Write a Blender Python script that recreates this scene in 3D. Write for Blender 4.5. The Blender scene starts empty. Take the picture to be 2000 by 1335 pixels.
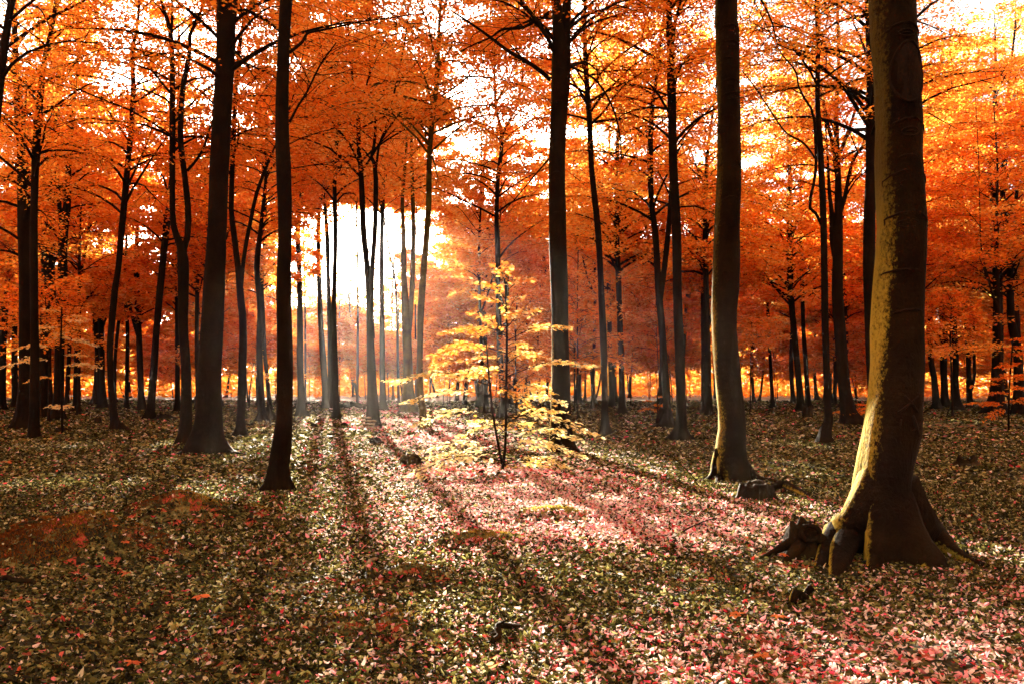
import bpy, math, random
import numpy as np
from mathutils import Vector

# ------------------------------------------------------------------ camera, sky, sun, exposure
SC = bpy.context.scene
COL = SC.collection
F, CX, HY, CH = 1732.0, 1000.0, 745.0, 1.6      # focal length and horizon of the photograph in its own pixels, eye height in metres
cam = bpy.data.objects.new('camera', bpy.data.cameras.new('camera'))
COL.objects.link(cam)
cam.location = (0, 0, CH)
cam.rotation_euler = (math.radians(90), 0, 0)
cam.data.sensor_width = 36.0
cam.data.lens = 36.0 * F / 2000.0
cam.data.shift_y = (HY - 667.5) / 2000.0
cam.data.clip_end = 2000
SC.camera = cam

SUN_AZ, SUN_EL = math.radians(-12.06), math.radians(11.5)
SDIR = np.array([math.sin(SUN_AZ), math.cos(SUN_AZ)])      # level direction towards the sun
UDIR = np.array([math.cos(SUN_AZ), -math.sin(SUN_AZ)])
STAN = math.tan(SUN_EL)

world = bpy.data.worlds.new('World'); SC.world = world; world.use_nodes = True
nt = world.node_tree
bg = nt.nodes['Background']
sky = nt.nodes.new('ShaderNodeTexSky'); sky.sky_type = 'NISHITA'; sky.sun_disc = False
sky.sun_elevation = SUN_EL; sky.sun_rotation = SUN_AZ
sky.air_density = 1.0; sky.dust_density = 3.0; sky.ozone_density = 1.0
hs = nt.nodes.new('ShaderNodeHueSaturation'); hs.inputs['Saturation'].default_value = 0.45
nt.links.new(sky.outputs[0], hs.inputs['Color']); nt.links.new(hs.outputs[0], bg.inputs['Color'])
bg.inputs['Strength'].default_value = 0.05

sl = bpy.data.lights.new('sun', 'SUN'); sl.energy = 5.0; sl.angle = math.radians(0.5); sl.color = (1.0, 0.86, 0.66)
so = bpy.data.objects.new('sun', sl); COL.objects.link(so)
so.rotation_euler = Vector((SDIR[0]*math.cos(SUN_EL), SDIR[1]*math.cos(SUN_EL), math.sin(SUN_EL))).to_track_quat('Z', 'Y').to_euler()

SC.view_settings.view_transform = 'Standard'; SC.view_settings.look = 'None'
SC.view_settings.exposure = 3.4; SC.view_settings.gamma = 1.0
SC.render.engine = 'CYCLES'
cy = SC.cycles
cy.max_bounces = 9; cy.diffuse_bounces = 7; cy.glossy_bounces = 1; cy.transmission_bounces = 7; cy.volume_bounces = 0
cy.transparent_max_bounces = 4
cy.use_adaptive_sampling = True; cy.adaptive_threshold = 0.02
cy.use_denoising = True
cy.sample_clamp_indirect = 6.0

rng = np.random.default_rng(7)

# ------------------------------------------------------------------ helpers
def prop(o, label=None, cat=None, group=None, kind=None):
    if label: o['label'] = label
    if cat: o['category'] = cat
    if group: o['group'] = group
    if kind: o['kind'] = kind
    return o

def empty(name, loc):
    o = bpy.data.objects.new(name, None); COL.objects.link(o); o.location = loc
    o.empty_display_size = 0.2
    return o

class MB:
    """collects vertices and faces (arrays of equal-sized polygons) and links them as one mesh object"""
    def __init__(s): s.V = []; s.F = []; s.n = 0; s.A = {}
    def add(s, V, Fs, **attr):
        V = np.asarray(V, float)
        s.V.append(V)
        Fs = Fs if isinstance(Fs, list) else [Fs]
        for f in Fs:
            f = np.asarray(f, int) + s.n
            s.F.append(f)
            for k, v in attr.items():
                a = np.broadcast_to(np.asarray(v, float), (len(f),)) if np.ndim(v) == 0 or len(v) == len(f) else np.repeat(v, len(f)//len(v))
                s.A.setdefault(k, []).append(a)
        s.n += len(V)
        return s
    def build(s, name, mat, parent=None, origin=None, smooth=False):
        me = bpy.data.meshes.new(name)
        if s.V:
            V = np.concatenate(s.V)
            org = np.array(origin if origin is not None else (parent.location if parent is not None else (0, 0, 0)), float)
            V = V - org
            loops = np.concatenate([f.ravel() for f in s.F])
            tot = np.concatenate([np.full(len(f), f.shape[1]) for f in s.F])
            start = np.concatenate([[0], np.cumsum(tot)[:-1]])
            me.vertices.add(len(V)); me.vertices.foreach_set('co', V.astype(np.float32).ravel())
            me.loops.add(len(loops)); me.loops.foreach_set('vertex_index', loops.astype(np.int32))
            me.polygons.add(len(tot)); me.polygons.foreach_set('loop_start', start.astype(np.int32))
            me.polygons.foreach_set('loop_total', tot.astype(np.int32))
            me.polygons.foreach_set('use_smooth', np.full(len(tot), smooth))
            for k, v in s.A.items():
                at = me.attributes.new(k, 'FLOAT', 'FACE')
                at.data.foreach_set('value', np.concatenate(v).astype(np.float32))
            me.update(calc_edges=True)
        me.materials.append(mat)
        o = bpy.data.objects.new(name, me); COL.objects.link(o)
        if parent is not None: o.parent = parent
        elif origin is not None: o.location = origin
        return o

def W(px, py, D): return np.array([(px - CX)/F*D, D, CH + (HY - py)/F*D])
def DG(py): return F*CH/(py - HY)

def vnoise(x, y, seed=0, sc=1.0):
    """smooth value in about -1..1 from summed sines"""
    r = np.random.default_rng(seed)
    out = 0
    for k in range(5):
        a, p, f = r.uniform(0, 6.28), r.uniform(0, 6.28), r.uniform(0.5, 1.7)*sc
        out = out + np.sin((x*math.cos(a) + y*math.sin(a))*f + p)
    return out/3.0

# mounds: pixel of the centre, half width, half depth (m), height (m)
MOUNDS = [(150, 1082, .95, .62, .40), (60, 1100, .6, .5, .10), (370, 1012, .85, .5, .34), (500, 1003, .6, .35, .12), (800, 1122, .5, .32, .10), (725, 1215, .5, .4, .10),
          (930, 1050, .55, .26, .12), (1065, 1004, .6, .3, .11), (985, 935, .7, .5, .12), (1405, 1240, .5, .4, .06), (1870, 1265, .35, .3, .05),
          (600, 905, 1.2, .8, .10), (130, 960, 1.4, .8, .10), (1630, 900, 1.6, 1.0, .10), (1900, 830, 3.5, 1.6, .22), (1330, 990, .9, .5, .05), (300, 880, 1.5, 1.0, .08)]
MW = []
for px, py, rx, ry, h in MOUNDS:
    D = DG(py + 4); MW.append(((px - CX)/F*D, D, rx, ry, h))
def gz(x, y):
    x = np.asarray(x, float); y = np.asarray(y, float)
    z = 0.035*vnoise(x, y, 3, .5) + 0.016*vnoise(x, y, 4, 1.6) + 0.10*vnoise(x, y, 5, .09)*np.clip((y - 18)/30, 0, 1)
    for mx, my, rx, ry, h in MW:
        d2 = ((x - mx)/rx)**2 + ((y - my)/ry)**2
        z = z + h*np.exp(-d2*1.3)*(1 + .25*vnoise(x, y, 9, 5.0))
    return z

def spline(P, n):
    """Catmull-Rom through rows of P"""
    P = np.asarray(P, float)
    if len(P) == 2:
        t = np.linspace(0, 1, n)[:, None]; return P[0]*(1-t) + P[1]*t
    Q = np.vstack([2*P[0]-P[1], P, 2*P[-1]-P[-2]])
    L = np.concatenate([[0], np.cumsum(np.linalg.norm(np.diff(P[:, :3], axis=0), axis=1))])
    s = np.linspace(0, L[-1], n)
    i = np.clip(np.searchsorted(L, s, side='right')-1, 0, len(P)-2)
    t = ((s - L[i])/np.maximum(L[i+1]-L[i], 1e-9))[:, None]
    p0, p1, p2, p3 = Q[i], Q[i+1], Q[i+2], Q[i+3]
    return .5*(2*p1 + (p2-p0)*t + (2*p0-5*p1+4*p2-p3)*t**2 + (3*p1-p0-3*p2+p3)*t**3)

def tube(mb, P, R, sides=8, shape=None, cap=True):
    """tapered tube; shape(k_ring, theta) multiplies the radius"""
    P = np.asarray(P, float); n = len(P)
    T = np.gradient(P, axis=0); T /= np.maximum(np.linalg.norm(T, axis=1, keepdims=True), 1e-9)
    ref = np.array([1., 0, 0]) if abs(T[:, 0]).mean() < .7 else np.array([0, 0, 1.])
    A = ref - T*(T@ref)[:, None]; A /= np.maximum(np.linalg.norm(A, axis=1, keepdims=True), 1e-9)
    B = np.cross(T, A)
    th = np.linspace(0, 2*np.pi, sides, endpoint=False)
    R = np.asarray(R, float).reshape(-1, 1)*np.ones((n, sides))
    if shape is not None: R = R*shape(th)
    V = P[:, None, :] + R[:, :, None]*(A[:, None, :]*np.cos(th)[None, :, None] + B[:, None, :]*np.sin(th)[None, :, None])
    V = V.reshape(-1, 3)
    k = np.arange(n-1)[:, None]*sides; j = np.arange(sides)[None, :]; j2 = (j+1) % sides
    Q = np.stack([k+j, k+j2, k+sides+j2, k+sides+j], -1).reshape(-1, 4)
    Fs = [Q]
    if cap:
        V = np.vstack([V, P[0], P[-1]])
        a, b = n*sides, n*sides+1
        j = np.arange(sides); j2 = (j+1) % sides
        Fs.append(np.stack([np.full(sides, a), j2, j], -1))
        Fs.append(np.stack([np.full(sides, b), (n-1)*sides+j, (n-1)*sides+j2], -1))
    mb.add(V, Fs)

def norm(v): return v/np.maximum(np.linalg.norm(v, axis=-1, keepdims=True), 1e-9)

def leaves4(mb, P, Dr, N, L, Wd, tone):
    """diamond leaves, one quad each"""
    P = np.asarray(P); Dr = norm(Dr); S = norm(np.cross(N, Dr))
    L = np.asarray(L)[:, None]; Wd = np.asarray(Wd)[:, None]
    V = np.stack([P, P + Dr*L*.45 - S*Wd*.5, P + Dr*L, P + Dr*L*.45 + S*Wd*.5], 1).reshape(-1, 3)
    Q = np.arange(len(P)*4).reshape(-1, 4)
    mb.add(V, Q, tone=tone)

def leaves8(mb, P, Dr, N, L, Wd, curl, fold, tone):
    """folded and curled leaf: 8 vertices, 6 faces"""
    P = np.asarray(P); Dr = norm(Dr); S = norm(np.cross(N, Dr)); N = np.cross(Dr, S)
    tpl = np.array([(0, 0), (.28, -.42), (.28, 0), (.28, .42), (.66, -.40), (.66, 0), (.66, .40), (1, 0)])
    n = len(P)
    L = np.asarray(L)[:, None]; Wd = np.asarray(Wd)[:, None]; c = np.asarray(curl)[:, None]; fo = np.asarray(fold)[:, None]
    x = tpl[None, :, 0]*L; y = tpl[None, :, 1]*Wd; z = fo*np.abs(y) + c*L*(tpl[None, :, 0]-.4)**2*1.6
    V = (P[:, None] + Dr[:, None]*x[..., None] + S[:, None]*y[..., None] + N[:, None]*z[..., None]).reshape(-1, 3)
    o = (np.arange(n)*8)[:, None, None]
    Tq = np.array([[1, 2, 5, 4], [2, 3, 6, 5]]); Tt = np.array([[0, 2, 1], [0, 3, 2], [4, 5, 7], [5, 6, 7]])
    mb.add(V, [(o + Tq[None]).reshape(-1, 4), (o + Tt[None]).reshape(-1, 3)], tone=np.asarray(tone))

# gaps in the canopy through which the sun reaches the ground: u range across, s range along (metres)
PATCH = [(-5.4, -3.6, 13.5, 16), (-8.2, -5.6, 22, 25), (19.5, 27, 26, 29.5), (9.5, 13.5, 29, 32), (10.5, 13.5, 19, 22), (7.5, 9.5, 13, 16)]
# narrow lanes between the crowns where the sky sparkles through: (direction across, slope up, angular half width)
LANES = []
for ax, el, wd in ((-.508, .140, .026), (-.468, .153, .034), (-.427, .159, .03), (-.40, .141, .024), (-.323, .395, .027), (-.30, .367, .021), (-.445, .338, .024), (-.398, .378, .018), (-.243, .355, .024),
                   (-.058, .266, .032), (-.081, .395, .018), (-.029, .418, .026), (.104, .271, .026), (.087, .32, .015), (.173, .291, .018), (.289, .309, .036), (.318, .378, .024), (.271, .344, .018), (.508, .395, .03), (.548, .326, .018), (.017, .303, .018), (.27, .25, .02), (.20, .38, .018), (.36, .28, .02)):
    LANES.append((np.array([ax*26, 26, CH + el*26]), np.array([ax*126, 126, CH + el*126]), wd))
def in_gap(P):
    s = P[:, :2]@SDIR; u = P[:, :2]@UDIR; h = P[:, 2]
    n1 = vnoise(s*.5, h*.6, 21); n2 = vnoise(s*.45, h*.5, 22); n3 = vnoise(u*.8, s*.3, 23)
    lo = np.where(s > 62, -4.2, np.where(s > 28, .1, 1.0)) + .8*n1
    hi = np.where(s > 58, 6.3, 6.9) + .8*n2
    g = (u > lo) & (u < hi) & (h > (s-46)*STAN + .7*n3) & (s > 4)
    g &= rng.random(len(s)) < np.clip(((s+13)*STAN + 1.1*n3 + .8*n2 - h)/2.6, 0, np.where(s > 55, .93, .99))
    for a_, b_, r_ in LANES:
        t = (P[:, 1] - a_[1])/(b_[1] - a_[1])
        q = (P[:, 0] - a_[0] - (b_[0]-a_[0])*t)**2 + (1.5*(h - a_[2] - (b_[2]-a_[2])*t))**2
        g |= (t > 0) & (q < (r_*P[:, 1]*(.85 + .45*n2 + .3*n3))**2) & (rng.random(len(s)) < .55)
    for u0, u1, s0, s1 in PATCH:
        g |= (u > u0+.4*n1) & (u < u1+.4*n2) & (h > (s-s1)*STAN) & (h < (s-s0)*STAN) & (s > s1) & (rng.random(len(s)) < .9)
    return g

# ------------------------------------------------------------------ materials
def mat(name):
    m = bpy.data.materials.new(name); m.use_nodes = True
    n = m.node_tree; n.nodes.clear()
    out = n.nodes.new('ShaderNodeOutputMaterial')
    return m, n, out
def ramp(n, stops, interp='LINEAR'):
    r = n.nodes.new('ShaderNodeValToRGB'); r.color_ramp.interpolation = interp
    e = r.color_ramp.elements
    while len(e) > 1: e.remove(e[-1])
    e[0].position = stops[0][0]; e[0].color = (*stops[0][1], 1)
    for p, c in stops[1:]:
        x = e.new(p); x.color = (*c, 1)
    return r
def noise(n, scale, detail=4, rough=.55, coord='Object', stretch=None):
    tc = n.nodes.new('ShaderNodeTexCoord'); t = n.nodes.new('ShaderNodeTexNoise')
    t.inputs['Scale'].default_value = scale; t.inputs['Detail'].default_value = detail; t.inputs['Roughness'].default_value = rough
    if stretch:
        mp = n.nodes.new('ShaderNodeMapping'); mp.inputs['Scale'].default_value = stretch
        n.links.new(tc.outputs[coord], mp.inputs[0]); n.links.new(mp.outputs[0], t.inputs['Vector'])
    else: n.links.new(tc.outputs[coord], t.inputs['Vector'])
    return t
def mix(n, a, b, fac, typ='MIX'):
    m = n.nodes.new('ShaderNodeMix'); m.data_type = 'RGBA'; m.blend_type = typ
    for s, v in ((0, fac), (6, a), (7, b)):
        if isinstance(v, (int, float)): m.inputs[s].default_value = v
        elif isinstance(v, tuple): m.inputs[s].default_value = (*v, 1)
        else: n.links.new(v, m.inputs[s])
    return m.outputs[2]

def leaf_mat(name, stops, trans=.55, gloss=.0, sat=1.0, tcol=None):
    m, n, out = mat(name)
    at = n.nodes.new('ShaderNodeAttribute'); at.attribute_name = 'tone'
    r = ramp(n, stops); n.links.new(at.outputs['Fac'], r.inputs[0])
    d = n.nodes.new('ShaderNodeBsdfDiffuse'); t = n.nodes.new('ShaderNodeBsdfTranslucent')
    n.links.new(r.outputs[0], d.inputs[0])
    if tcol:
        r2 = ramp(n, tcol); n.links.new(at.outputs['Fac'], r2.inputs[0]); n.links.new(r2.outputs[0], t.inputs[0])
    else: n.links.new(r.outputs[0], t.inputs[0])
    ms = n.nodes.new('ShaderNodeMixShader'); ms.inputs[0].default_value = trans
    n.links.new(d.outputs[0], ms.inputs[1]); n.links.new(t.outputs[0], ms.inputs[2])
    last = ms.outputs[0]
    if gloss:
        g = n.nodes.new('ShaderNodeBsdfGlossy'); g.inputs['Roughness'].default_value = .42
        m2 = n.nodes.new('ShaderNodeMixShader'); m2.inputs[0].default_value = gloss
        n.links.new(last, m2.inputs[1]); n.links.new(g.outputs[0], m2.inputs[2]); last = m2.outputs[0]
    n.links.new(last, out.inputs[0])
    return m

CANOPY = leaf_mat('autumn_canopy', [(0, (.62, .12, .010)), (.3, (.84, .26, .022)), (.55, (.90, .37, .04)), (.8, (.93, .52, .08)), (1, (.94, .68, .18))], .64)
GOLD = leaf_mat('golden_leaves', [(0, (.80, .27, .03)), (.35, (.88, .48, .07)), (.65, (.92, .74, .24)), (1, (.94, .88, .52))], .52, .02)
LITTER = leaf_mat('fallen_leaves', [(0, (.010, .008, .002)), (.28, (.022, .020, .004)), (.47, (.105, .103, .022)), (.61, (.34, .33, .11)), (.68, (.56, .55, .33)), (.72, (.80, .68, .63)), (.74, (.40, .04, .02)), (.86, (.68, .05, .11)), (.95, (.80, .36, .40)), (1, (.66, .12, .04))], .25, .012)
SEED = leaf_mat('orange_seedling_leaves', [(0, (.48, .09, .02)), (1, (.62, .22, .06))], .35, .02)
MOSSM = leaf_mat('moss_fibres', [(0, (.11, .035, .009)), (.4, (.21, .085, .018)), (.6, (.34, .28, .04)), (1, (.62, .56, .16))], .3)

def bark(name, dark, light, moss, moss_amt, side=None):
    m, n, out = mat(name)
    b = n.nodes.new('ShaderNodeBsdfPrincipled'); b.inputs['Roughness'].default_value = .82
    b.inputs['Specular IOR Level'].default_value = .03
    n1 = noise(n, 2.2, 6, .6); r1 = ramp(n, [(.3, dark), (.7, light)]); n.links.new(n1.outputs[0], r1.inputs[0])
    n2 = noise(n, 9, 5, .65, stretch=(1, 1, .35)); r2 = ramp(n, [(.42, (.45, .45, .45)), (.62, (1, 1, 1))]); n.links.new(n2.outputs[0], r2.inputs[0])
    c = mix(n, r1.outputs[0], r2.outputs[0], .55, 'MULTIPLY')
    n3 = noise(n, 1.6, 7, .7); r3 = ramp(n, [(.40, (0, 0, 0)), (.62, (1, 1, 1))]); n.links.new(n3.outputs[0], r3.inputs[0])
    mm = n.nodes.new('ShaderNodeMath'); mm.operation = 'MULTIPLY'; mm.inputs[1].default_value = moss_amt; n.links.new(r3.outputs[0], mm.inputs[0])
    c = mix(n, c, moss, mm.outputs[0])
    if side:      # moss on the sun side, brightened to paint in the sunlit edge
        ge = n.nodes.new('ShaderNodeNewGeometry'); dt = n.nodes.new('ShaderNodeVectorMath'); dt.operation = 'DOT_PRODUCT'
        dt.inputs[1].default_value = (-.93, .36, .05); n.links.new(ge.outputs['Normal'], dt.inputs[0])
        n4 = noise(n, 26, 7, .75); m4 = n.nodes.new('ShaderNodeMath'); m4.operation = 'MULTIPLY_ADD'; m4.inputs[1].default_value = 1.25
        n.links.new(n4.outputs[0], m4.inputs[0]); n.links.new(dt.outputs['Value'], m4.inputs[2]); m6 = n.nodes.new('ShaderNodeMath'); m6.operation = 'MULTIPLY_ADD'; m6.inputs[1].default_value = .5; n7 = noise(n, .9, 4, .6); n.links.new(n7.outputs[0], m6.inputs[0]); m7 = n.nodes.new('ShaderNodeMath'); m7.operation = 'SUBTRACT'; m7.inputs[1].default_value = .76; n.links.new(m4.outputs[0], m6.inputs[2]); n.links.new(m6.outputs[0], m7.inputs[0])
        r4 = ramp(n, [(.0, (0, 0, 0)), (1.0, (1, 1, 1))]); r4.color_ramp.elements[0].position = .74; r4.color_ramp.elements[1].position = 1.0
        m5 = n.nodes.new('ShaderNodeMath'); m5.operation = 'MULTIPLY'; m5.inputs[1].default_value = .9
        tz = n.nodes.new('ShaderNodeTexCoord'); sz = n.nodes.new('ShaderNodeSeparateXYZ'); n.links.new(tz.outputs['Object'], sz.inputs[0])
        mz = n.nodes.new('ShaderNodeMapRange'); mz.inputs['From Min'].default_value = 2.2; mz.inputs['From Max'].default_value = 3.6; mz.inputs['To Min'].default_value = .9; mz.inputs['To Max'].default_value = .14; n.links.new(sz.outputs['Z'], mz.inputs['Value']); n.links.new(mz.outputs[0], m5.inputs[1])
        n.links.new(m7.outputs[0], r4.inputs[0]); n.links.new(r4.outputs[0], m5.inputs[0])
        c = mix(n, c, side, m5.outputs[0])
    n.links.new(c, b.inputs['Base Color'])
    nb = noise(n, 26, 6, .6, stretch=(1, 1, .5)); nb2 = noise(n, 5, 3, .5, stretch=(.5, .5, 2.2))
    ad = n.nodes.new('ShaderNodeMath'); ad.operation = 'MULTIPLY_ADD'; ad.inputs[1].default_value = .6
    n.links.new(nb2.outputs[0], ad.inputs[0]); n.links.new(nb.outputs[0], ad.inputs[2])
    bp = n.nodes.new('ShaderNodeBump'); bp.inputs['Strength'].default_value = .85; bp.inputs['Distance'].default_value = .03
    n.links.new(ad.outputs[0], bp.inputs['Height']); n.links.new(bp.outputs[0], b.inputs['Normal'])
    n.links.new(b.outputs[0], out.inputs[0])
    return m
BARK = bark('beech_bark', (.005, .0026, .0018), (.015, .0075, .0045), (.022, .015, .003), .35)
BARKM = bark('mossy_lit_edge_bark', (.005, .0024, .0013), (.015, .007, .004), (.04, .028, .005), .2, side=(.36, .30, .035))  # plain moss, plus a sunlit edge painted through the side colour
BARKG = bark('greened_bark', (.03, .022, .008), (.06, .048, .014), (.14, .115, .018), .7)
BARKF = bark('far_bark', (.009, .005, .0035), (.024, .012, .008), (.03, .021, .006), .3)
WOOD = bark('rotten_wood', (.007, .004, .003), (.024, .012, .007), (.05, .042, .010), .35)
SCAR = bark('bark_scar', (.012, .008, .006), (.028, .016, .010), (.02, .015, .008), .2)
PALE = bark('pale_dead_wood', (.20, .15, .08), (.38, .31, .19), (.2, .17, .06), .2)
STONE = bark('pale_stone', (.22, .19, .14), (.42, .37, .28), (.2, .18, .06), .4)

def ground_mat():
    m, n, out = mat('forest_floor')
    b = n.nodes.new('ShaderNodeBsdfPrincipled'); b.inputs['Roughness'].default_value = .8; b.inputs['Specular IOR Level'].default_value = .2
    tc = n.nodes.new('ShaderNodeTexCoord')
    v = n.nodes.new('ShaderNodeTexVoronoi'); v.inputs['Scale'].default_value = 9; n.links.new(tc.outputs['Object'], v.inputs['Vector'])
    sp = n.nodes.new('ShaderNodeSeparateColor'); n.links.new(v.outputs['Color'], sp.inputs[0])
    r = ramp(n, [(0, (.012, .010, .003)), (.35, (.05, .045, .012)), (.6, (.13, .12, .034)), (.84, (.24, .225, .075)), (.86, (.40, .06, .03)), (1, (.5, .12, .06))]); n.links.new(sp.outputs[0], r.inputs[0])
    n1 = noise(n, .35, 5, .6, 'Object'); r1 = ramp(n, [(.35, (.6, .62, .5)), (.65, (1, 1, 1))]); n.links.new(n1.outputs[0], r1.inputs[0])
    c = mix(n, r.outputs[0], r1.outputs[0], .8, 'MULTIPLY')
    n.links.new(c, b.inputs['Base Color'])
    bp = n.nodes.new('ShaderNodeBump'); bp.inputs['Strength'].default_value = .9; bp.inputs['Distance'].default_value = .04
    n.links.new(v.outputs['Distance'], bp.inputs['Height']); n.links.new(bp.outputs[0], b.inputs['Normal'])
    n.links.new(b.outputs[0], out.inputs[0])
    return m

# ------------------------------------------------------------------ ground
def build_ground():
    def axis(lo, hi, near0, near1, step):
        a = list(np.arange(near0, near1, step)); s = step
        x = near1
        while x < hi: a.append(x); s *= 1.13; x += s
        a.append(hi)
        x = near0; s = step; L = []
        while True:
            s *= 1.13; x -= s
            if x < lo: break
            L.append(x)
        L.append(lo)
        return np.array(L[::-1] + a)
    xs = axis(-200, 200, -9, 9, .1); ys = axis(-30, 200, 2.5, 17, .09)
    X, Y = np.meshgrid(xs, ys); Z = gz(X, Y)
    V = np.stack([X, Y, Z], -1).reshape(-1, 3)
    nx, ny = len(xs), len(ys)
    i = np.arange(ny-1)[:, None]*nx; j = np.arange(nx-1)[None, :]
    Q = np.stack([i+j, i+j+1, i+nx+j+1, i+nx+j], -1).reshape(-1, 4)
    o = MB().add(V, Q).build('ground', ground_mat(), smooth=True)
    prop(o, 'forest floor of trodden earth and old leaves', 'ground', kind='structure')
build_ground()

def moss_cover(x, y):
    m = np.zeros_like(x)
    for k, (mx, my, rx, ry, h) in enumerate(MW[:11]):
        if k in (8, 9): continue
        d = np.sqrt(((x-mx)/rx)**2 + ((y-my)/ry)**2) + .40*vnoise(x, y, 30+k, 4.5)
        m = np.maximum(m, np.clip((.95-d)*1.7, 0, 1)*(.45 if k in (4, 5) else 0 if k == 10 else 1))
    return m

def build_litter():
    mb = MB()
    def zone(y0, y1, dens, size, kind):
        w0, w1 = .60*y0+1.6, .60*y1+1.6
        A = (y1-y0)*(w0+w1); n = int(A*dens)
        y = y0 + (y1-y0)*rng.random(n); x = (rng.random(n)*2-1)*(.60*y+1.6)
        mc = moss_cover(x, y); keep = rng.random(n) > mc*.84
        clump = vnoise(x, y, 41, 2.2); keep &= rng.random(n) < .86 + .3*clump
        x, y = x[keep], y[keep]; n = len(x)
        z = gz(x, y) + rng.random(n)*.03 + .004
        a = rng.random(n)*6.283
        N = np.stack([rng.normal(0, .58, n), rng.normal(0, .58, n), np.ones(n)], -1); N = norm(N)
        Dr = np.stack([np.cos(a), np.sin(a), np.zeros(n)], -1); Dr = norm(Dr - N*(Dr*N).sum(1, keepdims=True))
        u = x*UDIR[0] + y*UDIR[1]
        sun_band = np.exp(-((u-3.2)/2.3)**2)*np.clip(.75 + .7*vnoise(x, y, 46, .9), .1, 1.2)  # red and pale leaves gather along the sun streak, painting its brightness in
        pr = np.clip(.012 + .26*sun_band*np.clip(.35 + .8*vnoise(x, y, 44, 1.1), 0, 1) + .02*np.clip(vnoise(x, y, 45, .7), 0, 1), 0, .5)
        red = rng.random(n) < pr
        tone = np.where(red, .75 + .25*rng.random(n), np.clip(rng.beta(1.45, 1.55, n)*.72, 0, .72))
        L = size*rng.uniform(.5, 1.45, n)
        pale = (~red) & (rng.random(n) < .6*sun_band); tone = np.where(pale, rng.choice([.715, .72, .72, .95, .95], n), tone)  # pale leaf colour brightens the sunlit streak
        P = np.stack([x, y, z], -1) - Dr*L[:, None]*.5
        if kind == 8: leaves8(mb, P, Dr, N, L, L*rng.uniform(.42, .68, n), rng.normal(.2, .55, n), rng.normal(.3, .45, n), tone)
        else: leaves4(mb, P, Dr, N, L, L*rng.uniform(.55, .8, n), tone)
    zone(3.4, 8, 2300, .040, 8); zone(8, 14, 1350, .048, 8); zone(14, 24, 420, .076, 4); zone(24, 42, 85, .14, 4); zone(42, 75, 26, .22, 4)
    o = mb.build('leaf_litter', LITTER)
    prop(o, 'carpet of fallen beech leaves, olive tan and red', 'fallen leaves', kind='stuff')
build_litter()

def build_moss():
    mb = MB(); n = 70000
    ks = [0, 1, 2, 3, 4, 5, 6, 7, 10]
    area = np.array([MW[k][2]*MW[k][3] for k in ks]); area /= area.sum()
    k = rng.choice(ks, n, p=area)
    M = np.array(MW)[k]
    a = rng.random(n)*6.283; r = np.sqrt(rng.random(n))*1.2
    x = M[:, 0] + np.cos(a)*r*M[:, 2]; y = M[:, 1] + np.sin(a)*r*M[:, 3]
    keep = rng.random(n) < moss_cover(x, y)*1.0
    x, y, k = x[keep], y[keep], k[keep]; n = len(x)
    z = gz(x, y)
    Dr = norm(np.stack([rng.normal(0, .55, n), rng.normal(0, .55, n), np.ones(n)], -1))
    N = norm(np.stack([rng.normal(0, 1, n), rng.normal(0, 1, n), np.full(n, .1)], -1))
    kind = np.where(np.isin(k, (0, 1, 2, 5)), .36, .72)
    tone = np.clip(kind + .34*vnoise(x, y, 51, 3.5) + rng.normal(0, .12, n), 0, 1)
    L = rng.uniform(.012, .034, n)
    leaves4(mb, np.stack([x, y, z-.004], -1), Dr, N, L, L*.4, tone)
    prop(mb.build('moss', MOSSM), 'low rusty and yellow green moss covering the little mounds', 'moss', kind='stuff')
build_moss()

def build_twigs():
    mb = MB(); r = np.random.default_rng(91)
    for i in range(520):
        y = r.uniform(4, 20)**1.0; x = r.uniform(-1, 1)*(.6*y + 1.5); a = r.uniform(0, 3.14); L = r.uniform(.08, .38); k = np.linspace(-.5, .5, 4)
        X = x + np.cos(a)*k*L + r.normal(0, .008, 4); Y = y + np.sin(a)*k*L + r.normal(0, .008, 4)
        tube(mb, np.stack([X, Y, gz(X, Y) + .022 + r.uniform(0, .02) + r.normal(0, .006, 4)], -1), np.array([1, .9, .7, .4])*r.uniform(.002, .0055), 5)
    prop(mb.build('twig_litter', WOOD), 'thin dark broken twigs strewn over the fallen leaves', 'twigs', kind='stuff')
build_twigs()

# ------------------------------------------------------------------ trees
def limb_curve(p0, az, L, el0, droop, r, seedr):
    """a limb that rises and then levels out"""
    n = 6; P = [np.array(p0, float)]; el = el0
    for i in range(n):
        d = np.array([math.cos(az)*math.cos(el), math.sin(az)*math.cos(el), math.sin(el)])
        P.append(P[-1] + d*L/n); el -= droop/n + r.normal(0, .06); az += r.normal(0, .13)
    return np.array(P)

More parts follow.
